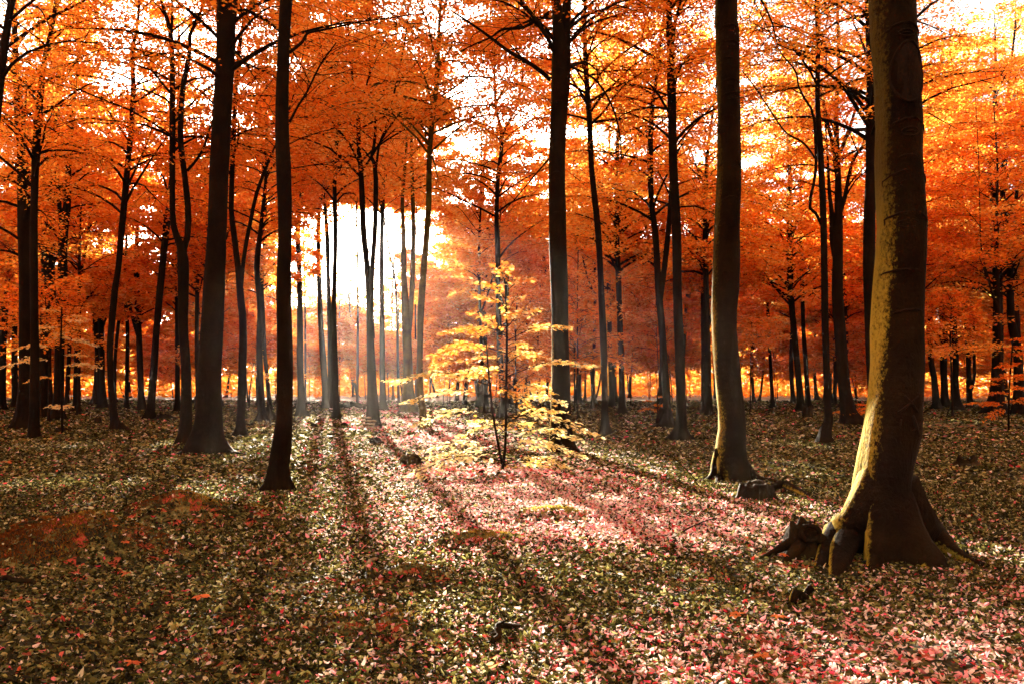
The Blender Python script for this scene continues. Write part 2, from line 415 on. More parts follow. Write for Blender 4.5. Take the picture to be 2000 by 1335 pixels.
def foliage_on(limbs, leaf, mbl, mbt, r, tone0, tw=(6, 9), per=16, spread=.55, keep=1.0, zcut=None, visz=1e9):
    """twigs either side of each limb, flat sprays of leaves along each twig"""
    PP, DD, SZ = [], [], []
    for P in limbs:
        L = np.linalg.norm(P[-1]-P[0]); k = int(r.integers(*tw))
        for i in range(k):
            t = .28 + .72*(i + r.random())/k
            f = t*(len(P)-1); a = min(int(f), len(P)-2); q = P[a] + (P[a+1]-P[a])*(f-a)
            d = norm(P[a+1]-P[a]); side = 1 if i % 2 else -1
            lat = norm(np.cross(d, [0, 0, 1]))*side
            dr = norm(d*r.uniform(.3, .9) + lat*r.uniform(.5, 1.0) + np.array([0, 0, r.normal(-.05, .14)]))
            tl = L*r.uniform(.28, .48)*(1.15 - .55*t) + .25
            end = q + dr*tl + np.array([0, 0, -.08*tl])
            if mbt is not None and (abs(q[:2]@UDIR - 1.5) > 7 or not in_gap((q+end)[None]/2)[0]): tube(mbt, np.array([q, (q+end)/2 + [0, 0, .03*tl], end]), [.010 + .0016*L, .008, .004], 3, cap=False)
            big = q[2] > visz
            m = int(per*(.6 + .8*tl)*(.3 if big else 1)) + 1
            tt = r.random(m)**.75*1.05
            lt = norm(np.cross(dr, [0, 0, 1]))
            off = r.normal(0, spread*.45, m)*tl*(1.05-.5*tt)
            p = q + (end-q)*tt[:, None] + lt*off[:, None] + np.stack([np.zeros(m), np.zeros(m), r.normal(0, .05 + .045*tl, m)], -1)
            PP.append(p); DD.append(np.broadcast_to(dr, (m, 3)) + lt*np.sign(off)[:, None]*.7 + r.normal(0, .35, (m, 3)))
            SZ.append(np.full(m, 1.9 if big else 1.0))
    if not PP: return
    P = np.concatenate(PP); D = np.concatenate(DD); S = np.concatenate(SZ)
    g = ~in_gap(P)
    if zcut is not None: g &= P[:, 2] > zcut
    P, D, S = P[g], D[g], S[g]; n = len(P)
    if n == 0: return
    N = norm(np.stack([r.normal(0, .5, n), r.normal(0, .5, n), np.ones(n)], -1))
    D[:, 2] *= .5; D = norm(D - N*(D*N).sum(1, keepdims=True))
    Ls = leaf*r.uniform(.7, 1.3, n)*S
    tone = np.clip(tone0 + .16*vnoise(P[:, 0], P[:, 1] + P[:, 2]*1.3, 61, .8) + r.normal(0, .21, n), 0, 1)
    leaves4(mbl, P, D, N, Ls, Ls*r.uniform(.55, .75, n), tone)

TREES = {}
def tree(label, pts, forks=(), D=None, base_py=None, seed=1, cb=None, top=None, nl=26, roots=(), flare=1.15, group=None,
         material=None, deep=1.0, sides=12, tone=.42, per=17, branches=(), name='beech_tree', crown=True, lmax=4.0, cat='tree', grow=True):
    r = np.random.default_rng(seed)
    pts = [tuple(p) for p in pts]
    if D is None: D = DG(base_py or pts[0][1])
    b = W(pts[0][0], pts[0][1], D); bz = float(gz(b[0], b[1])); base = np.array([b[0], b[1], bz])
    root = empty(name, base); prop(root, label, cat, group)
    def path(ps, ext, wob):
        Q = np.array([[*W(x, y, D), w/2/F*D/(1 + .32*(deep-1))] for x, y, w in ps])
        Q[:, 1] += np.cumsum(r.normal(0, wob, len(Q)))
        return Q
    Q = path(pts, True, .04); Q[:, 1] -= Q[0, 1] - D
    Q[0, 2] = bz - .12
    H = top if top else r.uniform(17, 22)
    def extend(Q, H):
        if Q[-1, 2] < H:
            d = norm(Q[-1, :3]-Q[-2, :3]); z0 = Q[-1, 2]; steps = max(2, int((H-z0)/2.5)); add = []
            p = Q[-1].copy(); r0 = p[3]
            for i in range(steps):
                d = norm(d*.8 + np.array([r.normal(0, .06), r.normal(0, .06), .35]))
                p = p.copy(); p[:3] = p[:3] + d*(H-z0)/steps; p[3] = max(.02, r0*(1-.85*(i+1)/steps)); add.append(p)
            Q = np.vstack([Q, add])
        return Q
    if grow: Q = extend(Q, H)
    ln = np.linalg.norm(np.diff(Q[:, :3], axis=0), axis=1).sum()
    n = int(min(70, 10 + ln*(5 if D < 18 else 2.4)))
    S = spline(Q, n)
    extra = S[:1]
    # more rings near the foot for the flare
    low = spline(Q[:, :], n*5); low = low[low[:, 2] < bz + .7][::2]
    S = np.vstack([low, S[S[:, 2] >= bz + .72]]) if len(low) > 3 else S
    mb = MB(); r0 = float(np.interp(bz + .9, S[:, 2], S[:, 3]))
    kk = r.integers(4, 7); ph = r.uniform(0, 6.28, 4)
    hh = np.maximum(S[:, 2]-bz, 0)[:, None]
    def shape(th):
        lob = .55 + .45*np.cos(kk*th + ph[0] + .5*np.sin(2*th + ph[3])) + .25*np.cos(3*th + ph[1])
        bump = 1 + .035*np.sin(2*th + hh*1.7 + ph[2]) + .02*np.sin(5*th - hh*3.1 + ph[3]) + .018*np.sin(hh*9 + 3*th)
        bump = bump/np.sqrt(np.cos(th)**2 + (np.sin(th)/deep)**2)
        return bump*(1 + flare*np.exp(-hh/(1.0*r0 + .05))*np.clip(lob, 0, 2) + .12*flare*np.exp(-hh/(3.2*r0))*np.clip(lob, 0, 2))
    tube(mb, S[:, :3], np.maximum(S[:, 3], .012), sides, shape)
    TREES[label] = (S, root, deep)
    stems = [S]
    for fk in forks:
        Qf = path(fk, True, .10)
        j = np.argmin(np.abs(S[:, 2]-Qf[0, 2])); Qf[:, 1] += S[j, 1] - Qf[0, 1]
        if grow and len(fk[0]) == 3: Qf = extend(Qf, max(Qf[-1, 2] + 1.5, min(H, Qf[-1, 2] + r.uniform(3, 7))))
        Sf = spline(Qf, int(min(30, 6 + 2*len(Qf)*2)))
        tube(mb, Sf[:, :3], np.maximum(Sf[:, 3], .010), max(6, sides-4)); stems.append(Sf)
    for rt in roots:
        Qr = []
        for i, (x, y, w, up) in enumerate(rt):
            Dr = D if up > .25 else DG(y + up*80)
            Dr = D + (Dr-D)*min(1, i/max(1, len(rt)-1)*1.1)
            q = W(x, y, Dr)
            if up <= .25: q[2] = gz(q[0], q[1]) + up
            Qr.append([*q, w/2/F*Dr])
        Sr = spline(np.array(Qr), 14); tube(mb, Sr[:, :3], np.maximum(Sr[:, 3], .01), 9)
    # limbs and crown
    mbl = MB()
    if crown:
        c0 = cb if cb is not None else r.uniform(4.5, 7)
        limbs = []; az = r.uniform(0, 6.28); nl = int(nl*1.85)
        for i in range(nl):
            st = stems[0] if (len(stems) == 1 or r.random() < .55) else stems[int(r.integers(1, len(stems)))]
            z0, z1 = max(c0, st[0, 2] + .4), st[-1, 2]
            if z1 <= z0: st = stems[0]; z0, z1 = c0, st[-1, 2]
            z = z0 + (z1-z0)*((i + r.random())/nl)**1.15
            p = np.array([np.interp(z, st[:, 2], st[:, k]) for k in range(4)])
            az += 2.4 + r.normal(0, .4)
            L = lmax*r.uniform(.55, 1.0)*(1 - .55*max(0, (z-c0)/max(1, H-c0)))
            lc = limb_curve(p[:3], az, L, r.uniform(.25, .95), r.uniform(.5, 1.2), r, None)
            if in_gap(lc).mean() > .4: continue
            rr = min(p[3]*.5, .018 + .011*L)
            tube(mb, lc, np.linspace(rr, .008, len(lc)), 5, cap=False); limbs.append(lc)
        leaf = float(np.clip(.0038*D, .085, .34))
        fv = CH + HY/F*D + 1.0
        foliage_on(limbs, leaf, mbl, mb, r, tone + r.normal(0, .07), per=per*2.35, visz=fv)
    mb.build('trunk', material or BARK, root, smooth=True)
    if mbl.V: mbl.build('crown', CANOPY, root)
    for br in branches:
        mbb = MB(); Qb = path(br, False, .12)
        j = np.argmin(np.abs(S[:, 2]-Qb[0, 2])); Qb[:, 1] += S[j, 1] - Qb[0, 1]
        Sb = spline(Qb, 5*len(Qb)); tube(mbb, Sb[:, :3], np.maximum(Sb[:, 3], .006), 7)
        # side twigs with their own leaves
        rb = np.random.default_rng(seed*7 + len(br))
        for i in range(5):
            q = Sb[int(len(Sb)*(.3 + .14*i))]
            lc = limb_curve(q[:3], rb.uniform(0, 6.28), rb.uniform(.6, 1.5), rb.uniform(-.1, .8), .5, rb, None)
            tube(mbb, lc, np.linspace(max(.006, q[3]*.5), .004, len(lc)), 4, cap=False)
        mbb.build('branch', material or BARK, root, smooth=True)
    return root

# ------------------------------------------------------------------ the trees one can tell apart, traced in the photograph's pixels (x, y, width) at their own distance
FRONT = 'massive mossy beech trunk with carved X and eye-shaped bark scars'
tree(FRONT, [(1742, 1090, 128), (1733, 1000, 116), (1732, 960, 112), (1734, 915, 112), (1742, 869, 117), (1752, 812, 113), (1757, 775, 107), (1759, 700, 103), (1761, 580, 99), (1764, 450, 96), (1764, 337, 96), (1762, 202, 94), (1752, 0, 92)],
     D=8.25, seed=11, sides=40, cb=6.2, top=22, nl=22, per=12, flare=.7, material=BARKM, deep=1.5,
     roots=[[(1735, 900, 84, .8), (1718, 955, 96, .6), (1692, 1002, 88, .45), (1664, 1032, 74, .3), (1640, 1054, 58, .19), (1614, 1086, 36, .06), (1596, 1114, 18, -.04)],
            [(1738, 920, 84, .8), (1722, 975, 104, .6), (1700, 1020, 92, .4), (1674, 1048, 76, .27), (1652, 1076, 56, .13), (1638, 1106, 40, .03), (1628, 1138, 18, -.05)],
            [(1755, 940, 80, .7), (1782, 1010, 84, .4), (1818, 1052, 62, .14), (1860, 1086, 34, .04), (1905, 1106, 22, .01), (1972, 1118, 10, -.03)],
            [(1750, 1040, 60, .3), (1770, 1095, 44, .06), (1810, 1128, 26, .01), (1880, 1148, 14, -.02), (1990, 1152, 8, -.03)],
            [(1730, 1040, 60, .3), (1716, 1092, 44, .05), (1700, 1120, 20, -.03)]])
tree('thick smooth beech with a long pale painted sunlit edge and swollen foot, right of centre', [(1432, 938, 62), (1430, 905, 62), (1429, 880, 60), (1433, 825, 56), (1431, 787, 56), (1423, 712, 56), (1417, 637, 52), (1417, 580, 54), (1419, 525, 55), (1422, 450, 52), (1426, 337, 52), (1426, 270, 50), (1424, 202, 47), (1421, 67, 47), (1418, 0, 44)],
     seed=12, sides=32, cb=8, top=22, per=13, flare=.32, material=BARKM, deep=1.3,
     roots=[[(1405, 880, 20, .5), (1400, 912, 22, .25), (1392, 934, 16, .06), (1374, 944, 9, -.02)], [(1412, 905, 22, .3), (1404, 930, 18, .08), (1400, 948, 10, -.02)],
            [(1452, 905, 24, .3), (1475, 934, 16, .06), (1510, 940, 10, .02), (1560, 946, 6, -.02)]])
tree('stout beech behind the golden sapling with a long bare limb reaching left', [(1098, 884, 42), (1096, 845, 40), (1095, 787, 37), (1094, 675, 34), (1092, 562, 34), (1089, 450, 33), (1088, 337, 33), (1091, 236, 32), (1094, 168, 33), (1092, 67, 26), (1087, 0, 20)],
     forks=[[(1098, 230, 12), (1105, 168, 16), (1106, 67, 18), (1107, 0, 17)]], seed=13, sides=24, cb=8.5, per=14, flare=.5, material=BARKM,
     branches=[[(1076, 155, 9), (1039, 128, 8), (995, 101, 7), (948, 71, 5.5), (911, 47, 4.5), (888, 32, 3)], [(1078, 20, 8), (1022, 44, 6), (982, 54, 5), (958, 67, 4), (931, 81, 3), (898, 101, 2)],
               [(1112, 128, 5), (1162, 158, 4.5), (1195, 212, 4), (1210, 270, 3), (1212, 320, 2)], [(1072, 310, 4), (1045, 345, 3), (1010, 385, 2.5), (980, 420, 2)]],
     roots=[[(1105, 860, 24, .3), (1125, 884, 14, .04), (1142, 890, 7, -.03)], [(1088, 862, 22, .3), (1074, 884, 10, -.02)]])
tree('big dark straight beech with wide root flare, left of centre', [(404, 886, 56), (406, 850, 50), (411, 800, 47), (415, 750, 46), (421, 637, 41), (425, 540, 39), (429, 450, 37), (436, 270, 35), (443, 135, 36), (446, 50, 36), (447, 0, 36)],
     seed=14, sides=24, cb=8.0, per=14, flare=.95,
     roots=[[(392, 852, 26, .3), (372, 880, 16, .05), (345, 893, 8, .0), (325, 897, 5, -.03)], [(420, 856, 26, .3), (440, 882, 14, .05), (470, 888, 8, .01), (492, 892, 5, -.03)]])
tree('straight slim beech with a bulging foot just left of the sun glow', [(545, 952, 36), (546, 915, 33), (549, 885, 36), (551, 868, 36), (556, 824, 31), (556, 712, 30), (556, 562, 29), (557, 450, 26), (555, 337, 28), (551, 303, 27), (548, 202, 25), (553, 67, 24), (557, 0, 24)],
     seed=15, sides=24, cb=7.8, per=13, flare=1.3,
     branches=[[(563, 100, 7), (589, 79, 6), (599, 62, 5), (635, 50, 4), (702, 34, 3), (753, 27, 2.5), (830, 12, 2)], [(563, 236, 5), (580, 205, 4.5), (597, 178, 4), (628, 130, 3.5), (660, 90, 2.5)]])
tree('dark beech trunk half hidden behind the massive mossy one', [(1716, 858, 30), (1712, 800, 26), (1705, 700, 22), (1701, 580, 21), (1703, 450, 22), (1706, 337, 21), (1707, 236, 20), (1707, 150, 19)], seed=16, sides=16, D=24.0, cb=8, nl=34, lmax=5, tone=.62)
tree('slender leaning beech with a bare top, right of the stout central trunk', [(1182, 851, 19), (1181, 800, 14), (1181, 750, 13), (1177, 637, 13), (1172, 540, 12), (1167, 450, 12), (1155, 337, 11), (1150, 236, 11), (1145, 168, 10), (1141, 60, 8)], seed=17, sides=14, cb=9, nl=34, lmax=5)
tree('straight dark beech with bell-shaped foot, left of the thick pale-edged one', [(1330, 860, 28), (1330, 820, 22), (1330, 787, 19), (1326, 675, 18), (1323, 562, 18), (1322, 450, 18), (1316, 337, 17), (1313, 202, 17), (1312, 101, 16), (1310, 20, 12)],
     forks=[[(1315, 80, 8), (1320, 40, 7), (1327, 13, 6)]], seed=18, sides=16, cb=8, flare=1.3,
     branches=[[(1303, 184, 4), (1270, 172, 4), (1249, 165, 3.5), (1202, 153, 3), (1175, 120, 2.5), (1155, 84, 2)], [(1322, 131, 4), (1345, 115, 4), (1375, 108, 3), (1401, 101, 2.5)], [(1324, 282, 3.5), (1350, 250, 3), (1398, 202, 2)]])
tree('forked beech with hollow stump-like roots behind the bell-footed one', [(1302, 836, 30), (1304, 810, 20), (1303, 787, 16), (1298, 712, 14), (1293, 637, 14), (1286, 562, 13), (1280, 450, 12), (1273, 404, 11), (1270, 303, 11), (1275, 202, 9), (1281, 160, 7)],
     forks=[[(1289, 590, 10), (1297, 530, 11), (1305, 450, 10), (1309, 380, 8), (1312, 300, 6)]], seed=19, sides=14, cb=7,
     roots=[[(1294, 795, 12, .5), (1287, 815, 12, .25), (1282, 832, 8, .02), (1272, 838, 4, -.03)]])
tree('thin crooked beech with a kinked foot in front of a forked one, right', [(1609, 864, 20), (1611, 850, 19), (1615, 838, 20), (1622, 818, 17), (1620, 787, 14), (1617, 712, 13), (1613, 600, 13), (1610, 450, 13), (1603, 303, 11), (1598, 202, 10), (1598, 101, 9), (1596, 0, 8)],
     forks=[[(1606, 440, 6), (1592, 412, 6), (1587, 396, 6), (1593, 337, 6), (1589, 270, 6), (1581, 222, 5), (1557, 182, 4), (1544, 145, 3.5), (1518, 118, 2.5)]], seed=20, sides=14, cb=9,
     branches=[[(1594, 312, 4), (1570, 280, 4), (1539, 253, 3.5), (1502, 202, 3), (1475, 165, 2.5), (1451, 135, 2)]])
tree('many-stemmed forked beech leaning left at its foot, beside the thin crooked one', [(1664, 830, 34), (1659, 806, 25), (1648, 750, 23), (1644, 675, 22), (1638, 600, 21), (1636, 540, 21), (1637, 450, 17), (1636, 350, 12), (1633, 280, 10), (1633, 202, 9), (1638, 135, 7)],
     forks=[[(1636, 345, 8), (1623, 280, 8), (1615, 250, 7), (1608, 215, 6), (1600, 170, 4)], [(1640, 420, 8), (1647, 388, 8), (1656, 350, 7), (1668, 310, 7), (1682, 290, 6), (1690, 270, 4)],
            [(1640, 300, 7), (1650, 275, 7), (1665, 229, 6), (1682, 168, 5), (1695, 125, 4), (1706, 90, 3)], [(1634, 520, 9), (1628, 470, 10), (1624, 420, 9), (1618, 380, 7)]], seed=21, sides=16, cb=8)
tree('dark trunk leaning left at its foot, far right behind the crooked beech', [(1562, 804, 17), (1563, 787, 14), (1556, 712, 12), (1550, 656, 12), (1543, 562, 12), (1541, 487, 12), (1540, 420, 10), (1542, 354, 9)], seed=22, nl=38, lmax=5.5, tone=.6)
tree('slim dark trunk just right of the one with the small stump', [(1579, 791, 11), (1574, 712, 9), (1569, 637, 8), (1565, 506, 8), (1563, 420, 7)], seed=23, D=52)
tree('very thin young trunk standing alone in the far right clearing', [(1510, 796, 9), (1507, 750, 7), (1500, 618, 6), (1494, 506, 5), (1490, 440, 4)], seed=24, top=13, nl=14, lmax=2.6)
tree('reddish slim beech left of the thick pale-edged trunk, far back', [(1385, 810, 14), (1383, 712, 11), (1380, 600, 11), (1377, 500, 10), (1376, 400, 9)], seed=25, nl=36, lmax=5.5, tone=.62)
tree('straight brown beech far back between the leaning and forked ones', [(1215, 811, 16), (1214, 750, 12), (1212, 675, 11), (1208, 550, 11), (1205, 450, 10), (1206, 350, 9), (1206, 286, 8)], seed=26, nl=38, lmax=5.5, tone=.6)
tree('dim straight trunk directly right of the slender leaning beech', [(1195, 795, 12), (1192, 700, 9), (1190, 600, 9), (1188, 480, 8)], seed=27, nl=36, lmax=5.2, tone=.6)
tree('slim brown trunk far back to the right of the stout central beech', [(1130, 787, 11), (1131, 680, 9), (1131, 562, 8), (1128, 480, 7), (1126, 400, 6)], seed=28)
tree('thin leaning far trunk near the stout central beech, right side', [(1160, 783, 9), (1156, 720, 8), (1150, 640, 7), (1144, 540, 6)], seed=29, D=66)
# around the sapling and the glow
tree('stocky beech behind the left half of the golden sapling', [(943, 792, 17), (946, 712, 15), (942, 600, 14), (938, 506, 13), (940, 420, 11), (943, 340, 8)], seed=30, nl=34, lmax=5.2)
tree('slim forking beech directly behind the golden sapling stem', [(981, 817, 13), (980, 760, 11), (976, 675, 11), (973, 580, 10), (972, 487, 10), (970, 430, 9), (972, 354, 8), (980, 270, 7), (968, 202, 6)],
     forks=[[(979, 280, 5), (985, 255, 5), (1000, 225, 4.5), (1012, 202, 4), (1022, 135, 3)], [(968, 200, 4), (980, 180, 4), (995, 152, 3)]], seed=31, cb=6.5, nl=40, lmax=5.5, tone=.55)
tree('slim beech with a yellow green mossy foot left of the sapling', [(829, 838, 17), (826, 810, 14), (820, 750, 13), (820, 680, 12), (822, 600, 13), (828, 525, 13), (834, 450, 12), (837, 400, 11), (839, 303, 10), (847, 219, 10), (854, 152, 9), (857, 84, 7), (859, 34, 6)], seed=32, cb=9, nl=40, lmax=5.5, tone=.55, top=22, material=BARKG, flare=1.1)
tree('hazy broad forked beech in the sunbeams left of the mossy-footed one', [(798, 806, 26), (798, 760, 20), (796, 690, 18), (793, 620, 17), (789, 540, 12), (788, 450, 9), (786, 390, 7)],
     forks=[[(797, 660, 11), (803, 600, 10), (806, 525, 10), (808, 440, 8), (806, 350, 7)]], seed=33, material=BARKG, nl=34, lmax=5.2)
tree('pale hazy trunk in the sunbeams between two forked beeches', [(748, 798, 13), (747, 720, 11), (746, 620, 10), (745, 487, 9), (747, 400, 8)], seed=34, D=52, nl=34, lmax=5.2)
tree('double-stemmed beech with pale stones piled at its foot', [(728, 836, 28), (728, 800, 24), (726, 760, 20), (724, 712, 17), (721, 637, 13), (718, 562, 12), (714, 500, 12), (709, 450, 12), (704, 337, 10), (699, 286, 9), (699, 236, 8), (694, 200, 6), (689, 168, 5)],
     forks=[[(725, 660, 12), (725, 610, 11), (727, 530, 10), (731, 450, 10), (733, 337, 9), (727, 315, 7), (724, 303, 6), (729, 270, 6), (731, 236, 5), (722, 200, 4)], [(733, 330, 5), (739, 280, 5), (751, 246, 5), (766, 189, 4)], [(700, 240, 5), (702, 209, 5), (716, 162, 4)]],
     seed=35, sides=16, cb=8.5, nl=40, lmax=5.5, tone=.5, top=22, flare=.45, roots=[[(735, 815, 10, .25), (748, 838, 5, -.02)]])
tree('slim beech in the middle of the glow with a flared foot', [(658, 819, 16), (657, 790, 12), (656, 750, 11), (654, 675, 10), (652, 600, 10), (654, 520, 9), (655, 450, 9), (653, 371, 8), (655, 303, 8), (660, 263, 6), (662, 216, 5)], seed=36, cb=8.5, flare=1.2)
tree('sunlit hazy trunk on the left edge of the glow, leaning left', [(638, 795, 15), (634, 740, 13), (628, 650, 11), (624, 560, 10), (622, 450, 8), (626, 380, 7)], seed=37, D=55, cb=12)
tree('hazy trunk right behind the leaning one in the glow', [(646, 795, 12), (645, 712, 10), (643, 618, 9), (640, 517, 8), (636, 430, 7)], seed=38, D=56, cb=12)
tree('ivy-leafed brown trunk right of the slim bulging-footed beech', [(589, 813, 17), (588, 780, 14), (586, 712, 13), (586, 637, 12), (586, 580, 11), (585, 525, 10), (582, 450, 9), (588, 380, 8), (594, 320, 6)], seed=39, cb=6, per=20, lmax=1.3)
# left half
tree('wavy beech with a small dark stump at its foot, left of the bulging-footed one', [(512, 824, 17), (512, 790, 13), (509, 730, 13), (507, 675, 12), (509, 600, 11), (504, 540, 11), (505, 500, 11), (510, 450, 8), (516, 400, 7), (522, 337, 6)],
     seed=40, cb=7)
tree('thin trunk leaning right behind the wavy beech', [(528, 786, 9), (522, 740, 8), (517, 690, 8), (514, 620, 7), (512, 540, 7), (518, 440, 6)], seed=41, D=50)
tree('slim forked beech just right of the big dark straight one', [(470, 852, 22), (471, 820, 16), (473, 750, 16), (474, 637, 15), (471, 580, 14), (467, 525, 11), (458, 450, 11), (454, 400, 10), (460, 236, 9), (468, 118, 8), (478, 50, 7), (495, 0, 6)],
     forks=[[(473, 560, 8), (479, 500, 8), (489, 450, 8), (505, 380, 7), (526, 320, 6), (540, 285, 4)]], seed=42, sides=14, cb=7.5, flare=.9)
tree('two-stemmed dark beech left of the big dark straight one', [(360, 866, 28), (362, 835, 23), (364, 780, 20), (364, 720, 19), (361, 640, 19), (360, 560, 20), (359, 500, 20), (352, 472, 13), (343, 450, 12), (338, 404, 11), (337, 270, 11), (337, 135, 10), (334, 67, 9), (325, 30, 7), (317, 0, 6)],
     forks=[[(361, 490, 11), (366, 455, 12), (366, 404, 12), (359, 337, 11), (357, 270, 11), (361, 168, 10), (371, 118, 9), (377, 67, 7), (391, 27, 6)], [(335, 70, 5), (338, 40, 5), (340, 0, 4)]], seed=43, sides=16, cb=7.5, flare=.8,
     branches=[[(366, 334, 6), (380, 320, 5.5), (391, 286, 5), (405, 250, 4), (418, 216, 3)]])
tree('curved slim beech bowing left with a root trailing right', [(228, 841, 19), (221, 800, 14), (216, 750, 12), (213, 680, 12), (215, 637, 12), (222, 560, 12), (228, 525, 11), (236, 450, 12), (246, 337, 11), (256, 236, 10), (258, 168, 9), (256, 101, 8), (266, 50, 6), (270, 0, 5)],
     seed=44, sides=14, cb=7, flare=.9, branches=[[(262, 199, 4), (297, 175, 4), (332, 153, 3), (350, 140, 2)]], roots=[[(236, 826, 10, .2), (250, 840, 7, .03), (272, 845, 4, -.03)]])
tree('leaning brown beech between the curved one and the two-stemmed one', [(290, 817, 20), (295, 790, 15), (300, 730, 14), (306, 637, 13), (316, 530, 13), (324, 450, 13), (330, 390, 10), (335, 330, 8)], seed=45, cb=7)
tree('thin straight trunk behind the leaning brown beech, left', [(346, 802, 11), (346, 720, 9), (345, 620, 8), (345, 525, 8), (348, 440, 7)], seed=46)
tree('thin bare reddish trunk just right of the curved beech', [(247, 797, 9), (248, 720, 7), (250, 640, 7), (246, 560, 6), (250, 480, 5)], seed=47, D=53)
tree('dark beech with spreading foot right of the left edge trio', [(110, 819, 26), (113, 780, 19), (114, 720, 18), (115, 637, 18), (119, 540, 18), (122, 450, 17), (128, 404, 14), (132, 320, 11), (137, 240, 9)],
     forks=[[(119, 440, 9), (115, 404, 8), (110, 330, 8), (106, 250, 6)]], seed=48, sides=14, cb=6.5, flare=1.1)
tree('thin forked trunk right of the spreading-footed dark beech', [(148, 802, 13), (148, 740, 10), (150, 660, 10), (154, 600, 9), (157, 545, 9), (153, 510, 6), (147, 476, 5), (144, 440, 4)], forks=[[(157, 540, 6), (165, 500, 6), (174, 455, 5), (180, 400, 4)]], seed=49)
tree('slanting thin trunk left of the curved slim beech', [(198, 790, 10), (192, 720, 8), (186, 637, 8), (180, 560, 7), (174, 450, 6), (170, 380, 5)], seed=50, D=58)
tree('pale hazy trunk behind the slanting thin one, left', [(202, 802, 14), (200, 740, 11), (198, 650, 11), (195, 560, 10), (196, 470, 9)], seed=51, D=56)
tree('thick trunk of the left edge trio with the widest foot', [(46, 834, 36), (48, 800, 30), (50, 740, 26), (50, 680, 24), (49, 600, 22), (48, 525, 24), (46, 450, 24), (42, 303, 20), (37, 219, 17), (32, 152, 14), (28, 60, 11)], seed=52, sides=18, cb=6, D=29.5, flare=.9,
     branches=[[(40, 500, 6), (20, 492, 5), (2, 489, 4)], [(42, 300, 5), (20, 330, 4), (0, 352, 3)]])
tree('narrow front trunk of the left edge trio', [(67, 856, 22), (68, 820, 19), (68, 712, 17), (68, 600, 15), (69, 450, 14), (72, 303, 14), (81, 168, 12), (89, 101, 10), (101, 34, 8)], seed=53, sides=16, cb=7, flare=.3)
tree('knobbly rear trunk of the left edge trio with a heavy right branch', [(84, 806, 26), (85, 740, 20), (86, 660, 20), (90, 600, 24), (92, 580, 27), (91, 560, 25), (92, 450, 25), (95, 303, 22), (104, 219, 17), (116, 135, 12), (124, 80, 9)], seed=54, sides=16, cb=6, D=40,
     branches=[[(118, 236, 8), (132, 228, 7), (145, 219, 6), (175, 200, 5), (205, 192, 4), (229, 184, 3)], [(150, 219, 4), (190, 250, 3), (230, 285, 2)]])
tree('dark trunk leaning right across the upper left corner', [(-52, 900, 24), (-40, 700, 22), (-28, 480, 20), (-12, 300, 18), (6, 170, 16), (20, 60, 14), (32, -20, 12)], seed=55, cb=8, D=19)
tree('short far trunk in the left edge shade', [(30, 800, 13), (28, 720, 11), (27, 640, 10), (30, 560, 9)], seed=56, D=54)
tree('far trunk with a forked grey top at the left border', [(4, 802, 14), (5, 720, 12), (8, 620, 11), (13, 540, 9), (16, 470, 8)], seed=57, D=50)
# right border
tree('heavy black trunk with a broad foot near the right border', [(1946, 790, 30), (1947, 760, 24), (1947, 700, 20), (1946, 610, 18), (1945, 550, 17), (1940, 475, 16), (1938, 415, 16), (1934, 337, 14), (1937, 280, 12), (1938, 236, 10)],
     forks=[[(1936, 350, 7), (1926, 310, 6), (1918, 285, 4)], [(1940, 330, 6), (1955, 295, 5), (1972, 262, 4), (1990, 240, 3)]], seed=58, D=44, sides=14, cb=5.5, nl=40, lmax=6, tone=.66)
tree('twin-stemmed trunk at the right border beside the heavy black one', [(1990, 790, 22), (1990, 700, 17), (1984, 655, 15), (1977, 610, 14), (1974, 490, 12), (1965, 430, 11), (1960, 370, 9)], forks=[[(1976, 480, 8), (1984, 440, 8), (1988, 380, 7), (1990, 320, 6)]], seed=59, D=43, cb=5.5, nl=40, lmax=6, tone=.66)
tree('thin V-shaped young beech right of the massive mossy trunk', [(1895, 797, 11), (1893, 760, 10), (1891, 700, 8), (1886, 625, 7), (1880, 529, 6), (1872, 490, 5), (1862, 440, 4), (1858, 380, 3)], forks=[[(1895, 765, 6), (1899, 740, 6), (1900, 690, 6), (1899, 640, 6), (1897, 560, 5)], [(1881, 535, 3), (1890, 510, 3), (1905, 495, 2), (1915, 478, 2)]], seed=60, cb=5, lmax=2.6, tone=.3)
tree('short dark trunk immediately right of the massive mossy one', [(1830, 786, 14), (1824, 740, 11), (1818, 700, 10), (1816, 620, 9)], seed=61, D=52)
tree('dark trunk between the short one and the far right pair, leaning a little left', [(1847, 781, 15), (1843, 740, 12), (1841, 700, 12), (1838, 600, 10)], seed=62, D=57)
tree('straight dark trunk with a wide foot left of the thin V-shaped beech', [(1868, 786, 18), (1868, 750, 12), (1867, 700, 11), (1863, 620, 10), (1860, 520, 9), (1858, 440, 8)], seed=63, D=50, nl=38, lmax=5.5, tone=.62)

